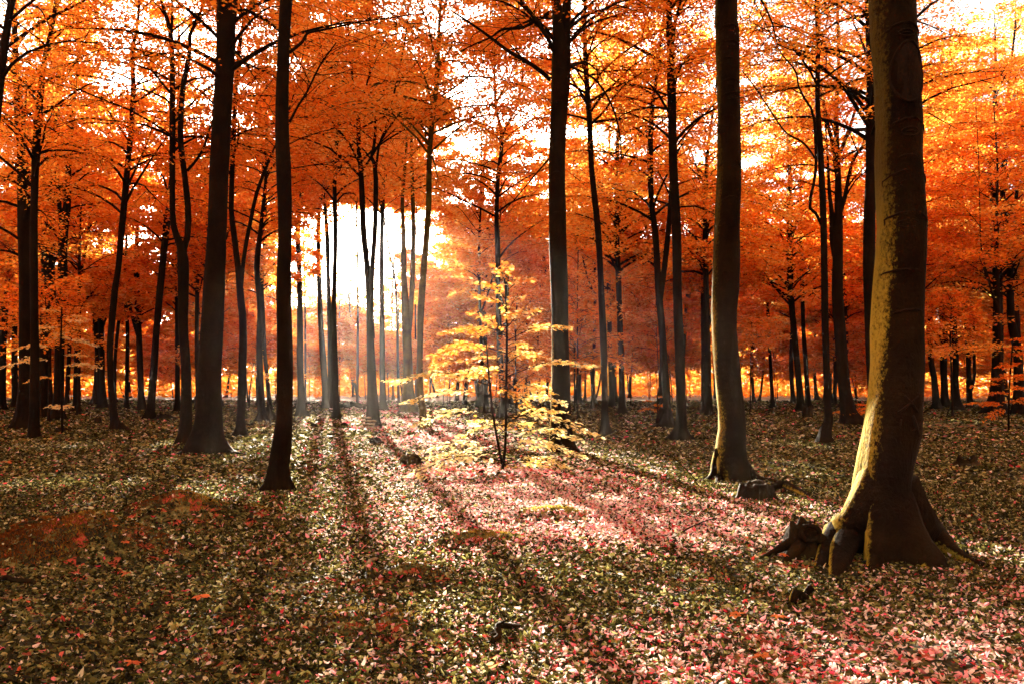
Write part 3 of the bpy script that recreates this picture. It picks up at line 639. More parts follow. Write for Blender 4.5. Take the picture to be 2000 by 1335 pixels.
# ------------------------------------------------------------------ marks on the two nearest trunks
def on_trunk(S, px, py, D, out=.0, dp=1.0):
    """point on the camera-facing bark at a pixel"""
    z = CH + (HY - py)/F*D; x = (px - CX)/F*D
    c = np.array([np.interp(z, S[:, 2], S[:, k]) for k in range(4)])
    dx = np.clip((x - c[0])/c[3], -.97, .97)
    return np.array([c[0] + dx*(c[3]+out), c[1] - math.sqrt(1-dx*dx)*(c[3]*dp+out), z])
def arc_scar(label, cx, cy, rx, ry, w, D, full=False, core=True):
    S, root, dp = TREES[label]; mb = MB()
    t = np.linspace(0, 2*np.pi, 28) if full else np.linspace(.12, np.pi-.12, 18)
    r = np.random.default_rng(int(cx*7 + cy))
    P = np.array([on_trunk(S, cx + rx*math.cos(a)*(1 + r.normal(0, .03)), cy - ry*math.sin(a)*(1 + r.normal(0, .05)), D, .003, dp) for a in t])
    tube(mb, P, np.full(len(t), w/2/F*D)*(1 if full else np.sin(np.linspace(.25, 2.9, len(t)))), 6)
    if core:
        Q = np.array([on_trunk(S, cx + rx*.42*math.cos(a), cy + ry*.02 - ry*.32*math.sin(a), D, .003, dp) for a in np.linspace(0, 2*np.pi, 18)])
        tube(mb, Q, np.full(18, w*.40/F*D), 5)
        tube(mb, np.array([on_trunk(S, cx + d*rx*.25, cy, D, .002, dp) for d in (-1, -.3, .3, 1)]), np.array([.004, .010, .010, .004])*D/8, 6)
    mb.build('bark_scar', SCAR, root, smooth=True)
for cx_, cy_, rx_, ry_ in ((1755, 78, 34, 20), (1760, 268, 36, 26), (1757, 325, 20, 13), (1760, 368, 42, 26), (1752, 445, 40, 22), (1752, 540, 34, 9), (1765, 622, 38, 14)):
    arc_scar(FRONT, cx_, cy_, rx_, ry_, 5, 8.25, core=ry_ > 15)
def wound(label, cx, cy, rx, ry, D):
    S, root, dp = TREES[label]; mb = MB(); V = []; rows, cols = 14, 12
    for i in range(rows+1):
        for j in range(cols+1):
            v = -1 + 2*i/rows; u = (-1 + 2*j/cols)*math.sqrt(max(.02, 1 - abs(v)**2.6))
            V.append(on_trunk(S, cx + u*rx*(1 + .06*math.sin(5*v)), cy + v*ry, D, .006 + .004*math.sin(9*u + 4*v), dp))
    k = lambda i, j: i*(cols+1)+j
    mb.add(V, np.array([[k(i, j), k(i+1, j), k(i+1, j+1), k(i, j+1)] for i in range(rows) for j in range(cols)]))
    t = np.linspace(0, 2*np.pi, 40)
    P = np.array([on_trunk(S, cx + rx*math.cos(a), cy + ry*math.sin(a), D, .006, dp) for a in t]); tube(mb, P, np.full(40, 3/F*D), 6)
    tube(mb, np.array([on_trunk(S, cx - 2 + 2*math.sin(q*9), cy + q*ry*.8, D, .012, dp) for q in np.linspace(-1, 1, 9)]), np.full(9, 2.2/F*D), 6)
    prop(mb.build('bark_wound', SCAR, root, smooth=True), 'long oval healed wound in dark bark')
wound(FRONT, 1759, 153, 29, 58, 8.25)
def carve(label, strokes, D):
    S, root, dp = TREES[label]; mb = MB()
    for st in strokes:
        Q = spline(np.array([[x, y, 0] for x, y, w in st]), 8); wv = np.interp(np.linspace(0, 1, 8), np.linspace(0, 1, len(st)), [w for x, y, w in st])
        tube(mb, np.array([on_trunk(S, q[0], q[1], D, .002, dp) for q in Q]), wv/2/F*D, 6)
    prop(mb.build('carved_mark', SCAR, root, smooth=True), 'rough X and strokes carved into the bark')
carve(FRONT, [[(1744, 770, 4), (1755, 784, 6), (1768, 803, 4)], [(1770, 771, 3), (1754, 785, 6), (1732, 803, 4)], [(1736, 815, 4), (1732, 834, 3)], [(1757, 808, 6), (1763, 830, 8), (1772, 848, 3)], [(1786, 815, 3), (1770, 828, 5), (1754, 838, 3)]], 8.25)
THICK = 'thick smooth beech with a long pale painted sunlit edge and swollen foot, right of centre'
for cx_, cy_, rx_, ry_ in ((1426, 58, 20, 8), (1428, 92, 20, 12), (1420, 118, 12, 5), (1426, 164, 16, 9), (1428, 192, 20, 10), (1422, 233, 12, 8), (1414, 252, 14, 9), (1428, 325, 20, 12), (1430, 392, 18, 8)):
    arc_scar(THICK, cx_, cy_, rx_, ry_, 3.2, 14.2, core=ry_ > 8)
CENTRE = 'stout beech behind the golden sapling with a long bare limb reaching left'
for cx_, cy_, rx_, ry_ in ((1090, 140, 11, 5), (1092, 205, 10, 6), (1084, 268, 9, 5), (1086, 342, 10, 5), (1088, 420, 9, 4), (1092, 506, 9, 4), (1094, 600, 10, 4)):
    arc_scar(CENTRE, cx_, cy_, rx_, ry_, 2.4, 19.9, core=False)

# ------------------------------------------------------------------ the mid and far forest
GAPW = lambda x, y: abs((x*UDIR[0] + y*UDIR[1]) - 1.5)
occ = [(o.location.x, o.location.y) for o in bpy.data.objects if o.name.startswith('beech_tree')]
def scatter(n, y0, y1, mind, seed):
    r = np.random.default_rng(seed); out = []; tries = 0
    while len(out) < n and tries < 20000:
        tries += 1
        y = math.sqrt(r.uniform(y0*y0, y1*y1)); x = r.uniform(-1, 1)*(.60*y + 3)
        u = x*UDIR[0] + y*UDIR[1]
        if -2 < u < 6.6 and (y < 84 and (seed != 202 or y < 64)): continue
        if all((x-a)**2 + (y-b)**2 > mind**2 for a, b in occ): occ.append((x, y)); out.append((x, y))
    return out
def far_label(px, kind):
    side = 'on the far left' if px < 480 else 'beyond the sun glow' if px < 860 else 'behind the golden sapling and the central beeches' if px < 1260 else 'on the far right'
    return f'{kind} {side}', f'{kind}s {side}'
for i, (x, y) in enumerate(scatter(125, 38, 92, 2.4, 101)):
    r = np.random.default_rng(500+i); px = CX + F*x/y; py = HY + F*CH/y
    w = r.uniform(.14, .38)/y*F; lean = r.normal(0, 9); bow = r.normal(0, 5)
    top = r.uniform(11, 17.5)
    pts = [(px, py, w*1.15), (px + bow*.6 + lean*.2, py - .12*F*8/y, w), (px + bow + lean*.5, py - .45*F*8/y, w*.92), (px + lean, py - F*8/y, w*.8)]
    fk = []
    if r.random() < .45:
        sd = r.choice([-1, 1]); z = F*r.uniform(4, 7)/y
        f0 = px + bow + lean*z/(F*8/y); fk = [[(f0, py - z, w*.6), (f0 + sd*.35*F/y, py - z - .8*F/y, w*.55), (f0 + sd*.8*F/y, py - z - 2.6*F/y, w*.42), (f0 + sd*1.0*F/y, py - z - 4.5*F/y, w*.3)]]
    lb, gp = far_label(px, 'distant slim beech trunk with orange crown')
    tree(lb, pts, forks=fk, D=y, seed=900+i, cb=r.uniform(4.5, 8), top=top, group=gp, material=BARKF, sides=8, nl=22, per=15, tone=r.uniform(.38, .62), lmax=4.2)
for i, (x, y) in enumerate(scatter(90, 34, 90, 1.9, 202)):
    r = np.random.default_rng(1500+i); px = CX + F*x/y; py = HY + F*CH/y
    w = r.uniform(.05, .11)/y*F; lean = r.normal(0, 6); top = r.uniform(4.5, 9)
    if -3 < x*UDIR[0] + y*UDIR[1] < 7.5: top = min(top, max(2.5, (y-46)*STAN))
    pts = [(px, py, w), (px + lean*.3, py - F*1.2/y, w*.9), (px + lean, py - F*3/y, w*.75)]
    lb, gp = far_label(px, 'thin young beech with low layered red foliage')
    tree(lb, pts, D=y, seed=2500+i, cb=min(top*.5, r.uniform(1.2, 3.4)), top=top, group=gp, material=BARKF, sides=6, nl=16, per=11, tone=r.uniform(.4, .68), lmax=2.9, name='young_beech')

for i, (u_, s_) in enumerate(((-1.2, 66), (.6, 78), (2.2, 58), (3.6, 71), (5.2, 62), (6.2, 80), (1.4, 86), (4.4, 88), (-2.6, 74), (7.2, 70))):
    r = np.random.default_rng(4000+i); x, y = u_*UDIR + s_*SDIR; px = CX + F*x/y; py = HY + F*CH/y; w = r.uniform(.13, .2)/y*F; lean = r.normal(0, 5)
    lb, gp = far_label(px, 'tall slim beech trunk bare to its high crown')
    tree(lb, [(px, py, w*1.1), (px + lean*.3, py - F*2/y, w), (px + lean, py - F*8/y, w*.85)], D=y, seed=4100+i, cb=(s_+9)*STAN - 1.5, top=26.5, group=gp, material=BARKF, sides=8, nl=26, per=20, tone=.55, lmax=4.6)

def distant_woods_and_shade():
    """far wood closing the view, plus unseen leaves added overhead and behind to cut sky light"""
    mb = MB(); r = np.random.default_rng(77)
    n = 125000
    a = r.uniform(-.70, .70, n); d = r.uniform(90, 120, n); x, y = np.sin(a)*d, np.cos(a)*d; h = r.random(n)**1.3*np.where((a > -.75) & (a < .45), 15, 20) + .2
    dens = .5 + .5*vnoise(x*.7 + y*.3, h*1.3, 71, .55)
    k = r.random(n) < .40 + .65*np.clip(dens, 0, 1) + .8*(h < 2.6)
    P1 = np.stack([x, y, h], -1)[k]; L1 = r.uniform(.35, .75, len(P1))
    n = 26000  # low outer leaves added to keep the sun off the ring's foot
    a = r.uniform(-.8, .8, n); d = r.uniform(124, 142, n); P0 = np.stack([np.sin(a)*d, np.cos(a)*d, r.random(n)*9], -1); L0 = r.uniform(.7, 1.2, n)
    n = 120000  # unseen leaves added behind the viewer to hold back sky light
    a = r.uniform(.68, 2*np.pi - .68, n); d = np.sqrt(r.uniform(16**2, 60**2, n)); x, y = np.sin(a)*d, np.cos(a)*d; h = 3 + r.random(n)**.8*20
    k = r.random(n) < .6 + .6*vnoise(x, y, 73, .35)
    P2 = np.stack([x, y, h], -1)[k]; L2 = r.uniform(.6, 1.0, len(P2))
    n = 30000  # unseen leaf roof added overhead to shade the foreground
    x = r.uniform(-45, 45, n); y = r.uniform(-30, 60, n); h = r.uniform(17, 25, n)
    k = (h > CH + 2 + HY/F*np.maximum(y, 0)) & (r.random(n) < .7 + .5*vnoise(x, y, 74, .3))
    P3 = np.stack([x, y, h], -1)[k]; L3 = r.uniform(.4, .8, len(P3))
    P = np.concatenate([P0, P1, P2, P3]); L = np.concatenate([L0, L1, L2, L3])
    g = ~in_gap(P); P, L = P[g], L[g]
    n = len(P); N = norm(r.normal(0, .7, (n, 3)) + [0, 0, 1]); D_ = norm(r.normal(0, 1, (n, 3)) * [1, 1, .5])
    leaves4(mb, P, D_, N, L, L*.6, np.clip(.68 + .2*vnoise(P[:, 0], P[:, 2], 72, .5) + r.normal(0, .14, n), 0, 1))
    prop(mb.build('distant_woods_and_shade', CANOPY), 'far orange woodland closing the view behind the trunks, with unseen leaves added for shade', 'woodland', kind='stuff')
distant_woods_and_shade()

# ------------------------------------------------------------------ saplings
def sapling(label, stems, plates, D, leaf, tone, matl, seed, dens=1.0, name='beech_sapling', extra=0):
    r = np.random.default_rng(seed); b = W(*stems[0][0][:2], D); b[2] = float(gz(b[0], b[1]))
    root = empty(name, b); prop(root, label, 'sapling')
    SS = []
    for st in stems:
        Q = np.array([[*W(x, y, D), w/2/F*D] for x, y, w in st]); Q[0, 2] = b[2]-.05 if st is stems[0] else Q[0, 2]
        Q[:, 1] += np.linspace(0, r.normal(0, .2), len(Q)); S = spline(Q, 24); SS.append(S)
        mb = MB(); tube(mb, S[:, :3], S[:, 3], 8); mb.build('stem', BARK, root, smooth=True)
    mt, ml = MB(), MB(); PP, DD, TT = [], [], []
    def plate(q0, q1, tn):
        L = np.linalg.norm(q1-q0); mid = (q0+q1)/2 + [0, 0, .10*L]; c = spline(np.array([q0, mid, q1]), 9)
        tube(mt, c, np.linspace(.006 + .003*L, .0025, 9), 5, cap=False)
        k = int(6 + L*7)
        for i in range(k):
            t = .18 + .82*(i + r.random())/k; f = min(t, .999)*8; a = int(f); p = c[a] + (c[a+1]-c[a])*(f-a)
            d = norm(c[a+1]-c[a]); lat = norm(np.cross(d, [0, 0, 1]))*(1 if i % 2 else -1)
            dr = norm(d*.75 + lat*r.uniform(.3, 1) + [0, 0, r.normal(-.02, .08)]); tl = .16 + .36*L*(1.05-t)*r.uniform(.6, 1.1)
            e = p + dr*tl - [0, 0, .10*tl]
            tube(mt, np.array([p, (p+e)/2 + [0, 0, .02], e]), [.0035, .0025, .0015], 3, cap=False)
            m = int((4 + tl*26)*dens)
            tt = r.random(m)*1.05; lt = norm(np.cross(dr, [0, 0, 1])); sg = r.choice([-1, 1], m)
            PP.append(p + (e-p)*tt[:, None] + lt*(sg*r.uniform(0, .03, m))[:, None] + np.stack([np.zeros(m), np.zeros(m), r.normal(0, .012, m)], -1))
            DD.append(dr + lt*(sg*.85)[:, None] + r.normal(0, .2, (m, 3)) + [0, 0, -.35])
            TT.append(np.clip(tn*1.15 + .04 + r.normal(0, .2, m), 0, 1))
    for si, (x0, y0, x1, y1, tn) in plates:
        S = SS[si]; z0 = CH + (HY-y0)/F*D
        q0 = np.array([np.interp(z0, S[:, 2], S[:, k]) for k in range(3)]); q1 = W(x1, y1, D) + [0, r.normal(0, .55), 0]
        plate(q0, q1, tn)
    for i in range(extra):
        S = SS[int(r.integers(len(SS)))]; k = int(r.integers(4, 24)); q0 = S[k, :3]
        az = r.choice([-1, 1])*r.uniform(.3, 1.1) + math.pi/2; L = r.uniform(.5, 1.3)*(1.15 - .6*k/24)
        plate(q0, q0 + np.array([math.cos(az)*L, math.sin(az)*L, r.uniform(-.02, .25)*L]), tone + .45*(1-k/24))
    P = np.concatenate(PP); Dr = norm(np.concatenate(DD)); T = np.concatenate(TT); n = len(P)
    N = norm(np.stack([r.normal(0, .38, n), r.normal(0, .38, n), np.ones(n)], -1)); Dr = norm(Dr - N*(Dr*N).sum(1, keepdims=True)*.8)
    L = leaf*r.uniform(.65, 1.2, n)
    leaves8(ml, P, Dr, N, L, L*r.uniform(.55, .68, n), r.normal(-.15, .15, n), r.normal(.12, .15, n), T)
    mt.build('branch', BARK, root); ml.build('foliage', matl, root)
    return root
PL = [(1, (957, 752, 782, 742, .55)), (1, (960, 772, 800, 782, .7)), (1, (965, 805, 814, 828, .8)), (0, (986, 880, 830, 876, .95)), (0, (984, 900, 822, 910, 1.0)), (0, (985, 890, 838, 893, 1.0)), (0, (989, 690, 834, 690, .25)), (0, (990, 650, 870, 646, .2)), (1, (955, 715, 850, 712, .3)),
      (0, (989, 735, 1160, 712, .55)), (0, (990, 665, 1105, 640, .5)), (0, (989, 785, 1100, 786, .7)), (0, (989, 815, 1150, 842, .75)), (0, (987, 850, 1132, 858, .8)), (0, (986, 865, 1090, 868, .85)), (0, (985, 880, 1142, 897, .8)), (0, (984, 895, 1132, 920, .7)), (0, (983, 905, 1105, 935, .55)), (0, (983, 905, 1035, 940, .5)),
      (0, (989, 620, 1010, 575, .3)), (0, (988, 600, 930, 575, .25)), (0, (989, 640, 1040, 610, .35)), (0, (988, 585, 950, 545, .2)), (0, (987, 570, 1030, 545, .2)), (0, (986, 555, 975, 520, .2)), (1, (951, 675, 905, 640, .2)), (0, (989, 660, 925, 610, .25)), (1, (952, 690, 890, 670, .25)), (0, (989, 710, 1060, 690, .35)), (1, (958, 760, 1030, 790, .4)), (0, (988, 830, 900, 850, .75)), (0, (988, 760, 1065, 765, .5))]
sapling('golden beech sapling with layered drooping sprays in the central sun patch', [[(980, 922, 6.5), (986, 880, 5.5), (988, 830, 5), (989, 740, 5), (990, 650, 4), (988, 590, 3), (986, 545, 2)], [(981, 905, 6), (974, 870, 5), (965, 820, 4.5), (959, 770, 4), (954, 715, 3), (950, 660, 2)]],
        PL, 15.6, .092, .25, GOLD, 301, .78, extra=8)
sapling('pale yellow young beech sprays in front of the left edge trio', [[(122, 828, 5), (120, 760, 4), (118, 700, 3.5), (120, 640, 3), (121, 600, 2)]],
        [(0, (119, 705, 20, 716, .8)), (0, (119, 680, 40, 682, .6)), (0, (119, 668, 178, 672, .8)), (0, (120, 640, 60, 648, .6)), (0, (120, 628, 160, 630, .5)), (0, (119, 720, 150, 715, .7)), (0, (119, 740, 70, 742, .4)), (0, (120, 612, 90, 606, .4))], 27, .10, .4, GOLD, 302, 1.0, extra=6)
sapling('red leaved sapling with low drooping sprays by the right border', [[(1970, 832, 4), (1969, 770, 3.5), (1972, 700, 3), (1975, 640, 2)]],
        [(0, (1969, 795, 1922, 816, .3)), (0, (1969, 790, 1930, 790, .2)), (0, (1969, 770, 1935, 768, .1)), (0, (1970, 740, 1940, 738, .1)), (0, (1970, 745, 2000, 742, .2)), (0, (1971, 720, 1945, 715, .1)), (0, (1969, 780, 2010, 785, .2)), (0, (1972, 700, 2010, 690, .1))], 29, .11, 0, CANOPY, 303, 1.0, extra=8)
sapling('small red sapling beside the roots of the forked beech', [[(1284, 812, 3), (1284, 795, 2.5), (1282, 770, 2)]],
        [(0, (1284, 800, 1250, 800, .2)), (0, (1283, 795, 1300, 792, .2)), (0, (1283, 786, 1262, 782, .2)), (0, (1284, 803, 1300, 806, .3))], 42, .13, .1, CANOPY, 304, .8, extra=3)
sapling('small red sapling at the foot of the many-stemmed beech', [[(1676, 828, 3), (1676, 812, 2.5), (1678, 790, 2)]],
        [(0, (1676, 812, 1648, 806, .2)), (0, (1676, 816, 1695, 802, .2)), (0, (1677, 800, 1660, 792, .2)), (0, (1677, 806, 1700, 796, .2))], 33, .11, .1, CANOPY, 305, .8, extra=4)

def seedling(px, py, size, tone, label, seed, nleaf=6):
    r = np.random.default_rng(seed); D = DG(py); b = W(px, py, D); b[2] = float(gz(b[0], b[1])); root = empty('maple_seedling', b)
    prop(root, label, 'seedling', 'orange seedlings on the forest floor')
    ms, ml = MB(), MB(); P, Dr, T = [], [], []
    for k in range(max(1, nleaf//4)):
        h = r.uniform(.05, .09); t = b + [r.normal(0, size*.4)*(k > 0), r.normal(0, size*.4)*(k > 0), h]
        tube(ms, np.array([b + [0, 0, -.01], (b+t)/2 + [.004, 0, 0], t]), [.003, .0025, .002], 5)
        a0 = r.uniform(0, 6.28)
        for j in range(5):
            a = a0 + j*1.2566 + r.normal(0, .2); P.append(t); Dr.append((math.cos(a), math.sin(a), r.normal(-.05, .12))); T.append(tone + r.normal(0, .15))
    n = len(P); N = norm(np.stack([r.normal(0, .15, n), r.normal(0, .15, n) - .25, np.ones(n)], -1)); L = size*.8*r.uniform(.7, 1.15, n)
    leaves8(ml, np.array(P), np.array(Dr), N, L, L*.55, r.normal(-.2, .1, n), r.normal(.1, .1, n), np.clip(T, 0, 1))
    ms.build('stem', WOOD, root); ml.build('foliage', SEED, root)
seedling(392, 1180, .085, .3, 'orange five-leaved seedling alone on the litter left of the pale stick', 1)
seedling(243, 1104, .06, .3, 'cluster of small orange leaves at the foot of the largest left moss mound', 2, 9)
seedling(228, 1098, .05, .2, 'tiny orange seedling touching the right slope of the largest moss mound', 3)
seedling(247, 1146, .06, .3, 'small orange seedling between the moss mound and the lone five-leaved seedling', 4)
seedling(258, 1328, .07, .3, 'orange seedling at the bottom edge, left', 5)
seedling(14, 910, .16, .2, 'red leafed seedling by the left border behind the sun streak', 6)
seedling(1522, 1216, .085, .6, 'large orange seedling below the hollow stump', 7)
seedling(1436, 1222, .075, .8, 'pale orange seedling left of the large orange one', 8, 9)
seedling(1490, 1300, .07, .8, 'peach coloured seedling near the bottom edge, right of centre', 9, 9)
seedling(1530, 1097, .07, .4, 'orange seedling in front of the hollow stump', 10)
seedling(322, 1062, .05, .2, 'tiny red seedling between the two left moss mounds', 11)

# ------------------------------------------------------------------ stumps, logs, sticks, stones
def lump(mb, c, rx, ry, rz, seed, rough=.18, flat=0.0):
    r = np.random.default_rng(seed); nu, nv = 20, 12
    th = np.linspace(0, 2*np.pi, nu, endpoint=False); ph = np.linspace(-.45*np.pi, .5*np.pi, nv)
    T, P = np.meshgrid(th, ph)
    d = 1 + rough*(np.sin(3*T + 2*P + r.uniform(0, 6)) + .7*np.sin(5*T - 3*P + r.uniform(0, 6)) + .6*np.sin(2*T + 7*P + r.uniform(0, 6)))*.6 + r.normal(0, rough*.16, T.shape)
    X = np.stack([c[0] + rx*d*np.cos(T)*np.cos(P), c[1] + ry*d*np.sin(T)*np.cos(P), c[2] + rz*d*np.sin(P)], -1).reshape(-1, 3)
    i = np.arange(nv-1)[:, None]*nu; j = np.arange(nu)[None, :]; j2 = (j+1) % nu
    mb.add(X, np.stack([i+j, i+j2, i+nu+j2, i+nu+j], -1).reshape(-1, 4))
def G(px, py, up=0.0):
    D = DG(py); x = (px-CX)/F*D; return np.array([x, D, float(gz(x, D)) + up])

def stump_body(mb, c, r0, h, seed, sides=30, flare=.5, jag=.35):
    """broken stump with ragged rim and a hollow"""
    r = np.random.default_rng(seed); th = np.linspace(0, 2*np.pi, sides, endpoint=False)
    lob = 1 + .14*np.sin(4*th + r.uniform(0, 6)) + .08*np.sin(9*th + r.uniform(0, 6))
    rim = 1 - jag*(.5 + .5*np.sin(2*th + r.uniform(0, 6))) + r.normal(0, .07, sides)
    prof = [(-.1, 1 + flare*1.1), (.08, 1 + flare*.8), (.25, 1 + flare*.35), (.5, 1.05), (.8, .98), (1.0, .92), (.98, .70), (.55, .6), (.4, .3)]
    V = []
    for z, q in prof:
        zz = z*h*(rim if z > .3 else np.ones(sides))
        V.append(np.stack([c[0] + r0*q*lob*np.cos(th), c[1] + r0*q*lob*np.sin(th), c[2] + zz], -1))
    V = np.concatenate(V); i = np.arange(len(prof)-1)[:, None]*sides; j = np.arange(sides)[None, :]; j2 = (j+1) % sides
    V = np.vstack([V, [c[0], c[1], c[2] + .35*h]])
    k = (len(prof)-1)*sides
    mb.add(V, [np.stack([i+j, i+j2, i+sides+j2, i+sides+j], -1).reshape(-1, 4), np.stack([k+np.arange(sides), k+(np.arange(sides)+1) % sides, np.full(sides, len(V)-1)], -1)])

c = G(1566, 1086); root = empty('tree_stump', c); prop(root, 'black hollow stump with a broken round knot beside the massive mossy beech', 'stump')
mb = MB(); stump_body(mb, c + [0, .05, 0], .135, .33, 5, flare=.35, jag=.3); mb.build('body', WOOD, root, smooth=True)
mb = MB(); th = np.linspace(0, 2*np.pi, 24); kc = c + [.045, -.10, .235]
tube(mb, np.array([kc + [.082*math.cos(a), -.018*math.sin(a*2), .066*math.sin(a)] for a in th]), np.full(24, .024), 8)
tube(mb, np.array([kc + [0, .16, -.04], kc + [0, .08, -.02], kc + [0, .02, 0]]), [.10, .09, .07], 14); prop(mb.build('knot', WOOD, root, smooth=True), 'round broken branch collar with a dark hole')
for pts in ([(0, 0, .20, .06), (-.16, -.02, .11, .045), (-.28, -.02, .045, .026), (-.40, -.04, .0, .012)], [(-.03, -.05, .13, .06), (-.14, -.14, .05, .045), (-.24, -.22, -.01, .02)], [(.05, 0, .22, .07), (.2, .03, .14, .06), (.34, .05, .03, .04)]):
    mb = MB(); Q = spline(np.array([[c[0]+a, c[1]+b_, c[2]+z, w] for a, b_, z, w in pts]), 12); tube(mb, Q[:, :3], Q[:, 3], 9); mb.build('root', WOOD, root, smooth=True)

c = G(1484, 980); root = empty('tree_stump', c); prop(root, 'low sawn dark stump with a mossy arched root, in front of the thick pale-edged beech', 'stump')
mb = MB(); stump_body(mb, c + [0, .12, 0], .21, .23, 8, flare=.25, jag=.12); mb.build('body', WOOD, root, smooth=True)
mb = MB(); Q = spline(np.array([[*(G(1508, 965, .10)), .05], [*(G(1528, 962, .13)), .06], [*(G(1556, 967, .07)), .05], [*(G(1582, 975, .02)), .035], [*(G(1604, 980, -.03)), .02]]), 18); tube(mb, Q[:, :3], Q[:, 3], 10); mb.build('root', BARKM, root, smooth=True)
c = G(1577, 815); root = empty('tree_stump', c); prop(root, 'small squared far stump at the foot of the left-leaning dark trunk', 'stump')
mb = MB(); stump_body(mb, c, .21, .5, 9, flare=.25, jag=.15); mb.build('body', WOOD, root, smooth=True)
c = G(1888, 909); root = empty('tree_stump', c); prop(root, 'low jagged dark stump standing alone right of the massive mossy beech', 'stump')
mb = MB(); stump_body(mb, c, .17, .22, 10, flare=.75, jag=.55); mb.build('body', WOOD, root, smooth=True)
c = G(524, 822); root = empty('tree_stump', c); prop(root, 'dark splintered stump touching the wavy beech', 'stump')
mb = MB(); stump_body(mb, c, .26, .62, 12, flare=.6, jag=.6); mb.build('body', WOOD, root, smooth=True)

def clod(px, py, w, h, label, seed, material=WOOD, cat='wood lump', name='wood_lump', moss=False):
    c = G(px, py); k = DG(py)/F; root = empty(name, c); prop(root, label, cat)
    mb = MB(); lump(mb, c + [0, w*k*.2, -.01], w*k/2, w*k*.38, h*k, seed); mb.build('body', material, root, smooth=True)
    if moss:
        mb = MB(); lump(mb, c + [-.03, w*k*.25, .012], w*k*.48, w*k*.36, h*k*1.02, seed); prop(mb.build('moss_cap', BARKG, root, smooth=True), 'yellow green moss on top')
clod(805, 908, 46, 17, 'moss topped dark rock left of the golden sapling', 21, cat='rock', name='rock', moss=True)
clod(733, 868, 30, 13, 'dark broken wood lump with pale edges below the double-stemmed beech', 22)
clod(612, 836, 17, 8, 'small dark lump on the sunlit floor below the ivy-leafed trunk', 23)
clod(672, 833, 16, 7, 'flat brown lump between the glow beech and the double-stemmed beech', 24)
clod(118, 845, 32, 9, 'flat dark lump on the left below the spreading-footed beech', 25)
clod(190, 825, 16, 9, 'dark round lump left of the curved slim beech', 26)
clod(941, 938, 16, 9, 'small dark lump at the left foot of the golden sapling', 27)
clod(1506, 872, 18, 5, 'flat dark scrap in the leaves between the thick and the crooked beech', 28)
clod(578, 797, 16, 8, 'dark far lump behind the ivy-leafed trunk', 29)
clod(320, 818, 40, 9, 'low dark heap right of the leaning brown beech', 30)

c = G(722, 838); root = empty('stone_pile', c); prop(root, 'pile of pale flat stones against the double-stemmed beech', 'stone pile')
r = np.random.default_rng(5); k = DG(838)/F
for i in range(11):
    mb = MB(); row = i//3
    lump(mb, c + [(-10 + (i % 3)*9 + r.normal(0, 1.5) + row)*k, -.22 - r.uniform(0, .06), .04 + row*.105], r.uniform(5, 7)*k, .07, .038, 60+i, .12); mb.build('stone', STONE, root, smooth=True)

def stick(px0, py0, px1, py1, w, label, material, up=.03, bend=.04, seed=1, name='fallen_branch', cat='fallen branch', twigs=()):
    a, b = G(px0, py0), G(px1, py1); k = a[1]/F; r = np.random.default_rng(seed); root = empty(name, (a+b)/2); prop(root, label, cat)
    t = np.linspace(0, 1, 6)[:, None]; P = a*(1-t) + b*t; P[:, 2] = gz(P[:, 0], P[:, 1]) + up + bend*np.sin(np.pi*t[:, 0]); P[1:-1] += r.normal(0, w*k*.4, (4, 3))
    Q = spline(np.hstack([P, (w*k/2*np.array([.9, 1.05, 1, .95, .8, .45]))[:, None]]), 20); mb = MB(); tube(mb, Q[:, :3], Q[:, 3], 10, lambda th: 1 + .12*np.sin(3*th + 1)*np.ones((20, 1)))
    mb.build('stem', material, root, smooth=True)
    for (t0, dx, dz, L) in twigs:
        q = Q[int(t0*19)]; mb = MB(); tube(mb, np.array([q[:3], q[:3] + np.array([dx, .02, dz])*L*.5, q[:3] + np.array([dx*1.05, -.02, dz*.8])*L]), [q[3]*.6, q[3]*.4, q[3]*.15], 7); mb.build('twig', material, root, smooth=True)
stick(716, 1120, 737, 1094, 8, 'short pale bleached stick poking up from the reddish mound', PALE, .04, .02, 1, twigs=((.3, -.3, .2, .06),))
stick(962, 1254, 1016, 1222, 13, 'dark crooked fallen branch at the bottom centre', WOOD, .03, .03, 2, twigs=((.5, .5, .4, .12), (.25, -.7, .2, .1)))
stick(-8, 1140, 66, 1152, 10, 'dark curved branch lying at the left border', WOOD, .01, .05, 3)
stick(1548, 1172, 1588, 1152, 16, 'short mossy wood chunk below the roots of the massive beech', BARKM, .02, .02, 4)
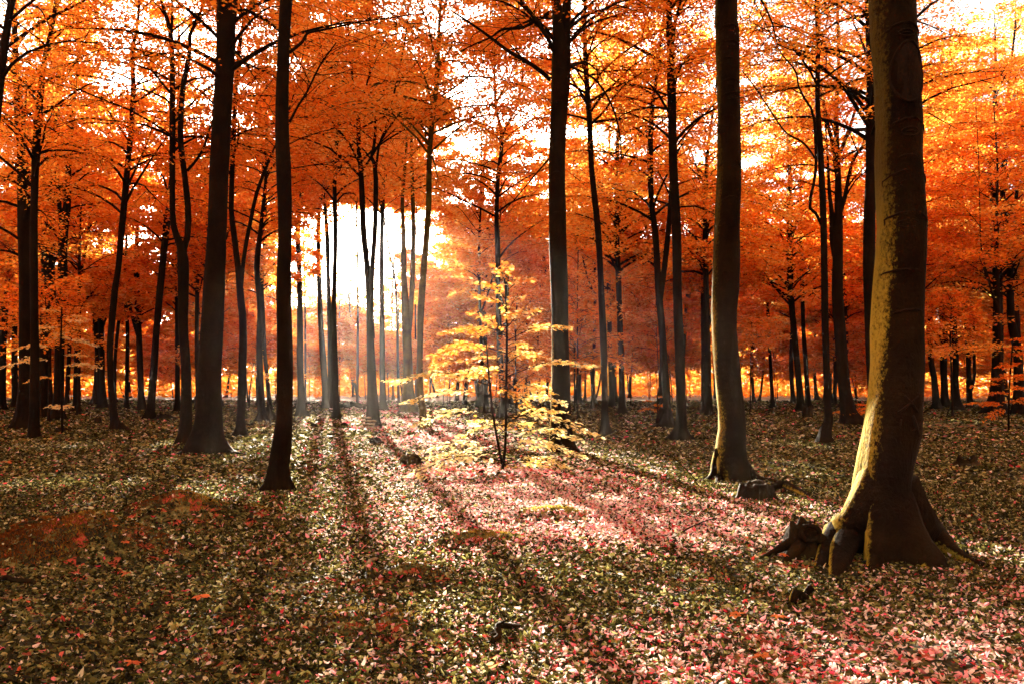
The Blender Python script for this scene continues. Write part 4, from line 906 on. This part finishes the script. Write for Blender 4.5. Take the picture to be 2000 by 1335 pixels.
stick(664, 795, 712, 796, 10, 'long grey log lying across the far floor in the glow', BARKF, .2, .03, 5, name='fallen_log', cat='log')
stick(1625, 1155, 1632, 1145, 6, 'tiny pale stub among the leaves below the mossy roots', PALE, .02, .0, 6)
stick(1330, 1040, 1405, 1016, 3, 'thin bare twig lying across the red lit litter', WOOD, .03, .03, 7)
stick(560, 790, 604, 788, 9, 'reddish log on the far left edge of the glow', BARKF, .15, .02, 8, name='fallen_log', cat='log')

a = G(1366, 946); root = empty('bare_shoot', a); prop(root, 'leafless leaning shoot left of the thick pale-edged beech', 'bare shoot')
Da = a[1]; mb = MB(); Q = spline(np.array([[*a, .008], [*W(1330, 906, Da), .007], [*W(1290, 868, Da), .005], [*W(1262, 842, Da), .004], [*W(1252, 826, Da), .002]]), 16); tube(mb, Q[:, :3], Q[:, 3], 6); mb.build('stem', WOOD, root, smooth=True)
mb = MB(); q = Q[8]; tube(mb, np.array([q[:3], q[:3] + [.12, 0, .18], q[:3] + [.16, .02, .36]]), [.004, .003, .0015], 5); tube(mb, np.array([Q[12][:3], Q[12][:3] + [.02, 0, .12]]), [.003, .001], 5); mb.build('twig', WOOD, root)

print('leaf faces', sum(len(o.data.polygons) for o in bpy.data.objects if o.name.startswith('crown')))
# ------------------------------------------------------------------ haze
def haze():
    mb = MB(); x0, x1, y0, y1, z0, z1 = -215, 215, -40, 215, -2.5, 29
    V = [(x, y, z) for z in (z0, z1) for y in (y0, y1) for x in (x0, x1)]
    mb.add(V, np.array([[0, 2, 3, 1], [4, 5, 7, 6], [0, 1, 5, 4], [2, 6, 7, 3], [0, 4, 6, 2], [1, 3, 7, 5]]))
    m, n, out = mat('haze_air'); v = n.nodes.new('ShaderNodeVolumePrincipled')
    v.inputs['Color'].default_value = (1, .95, .86, 1); v.inputs['Density'].default_value = .0002; v.inputs['Anisotropy'].default_value = .62
    n.links.new(v.outputs[0], out.inputs['Volume'])
    prop(mb.build('haze', m), 'thin warm morning haze filling the forest', 'haze', kind='stuff')
haze()
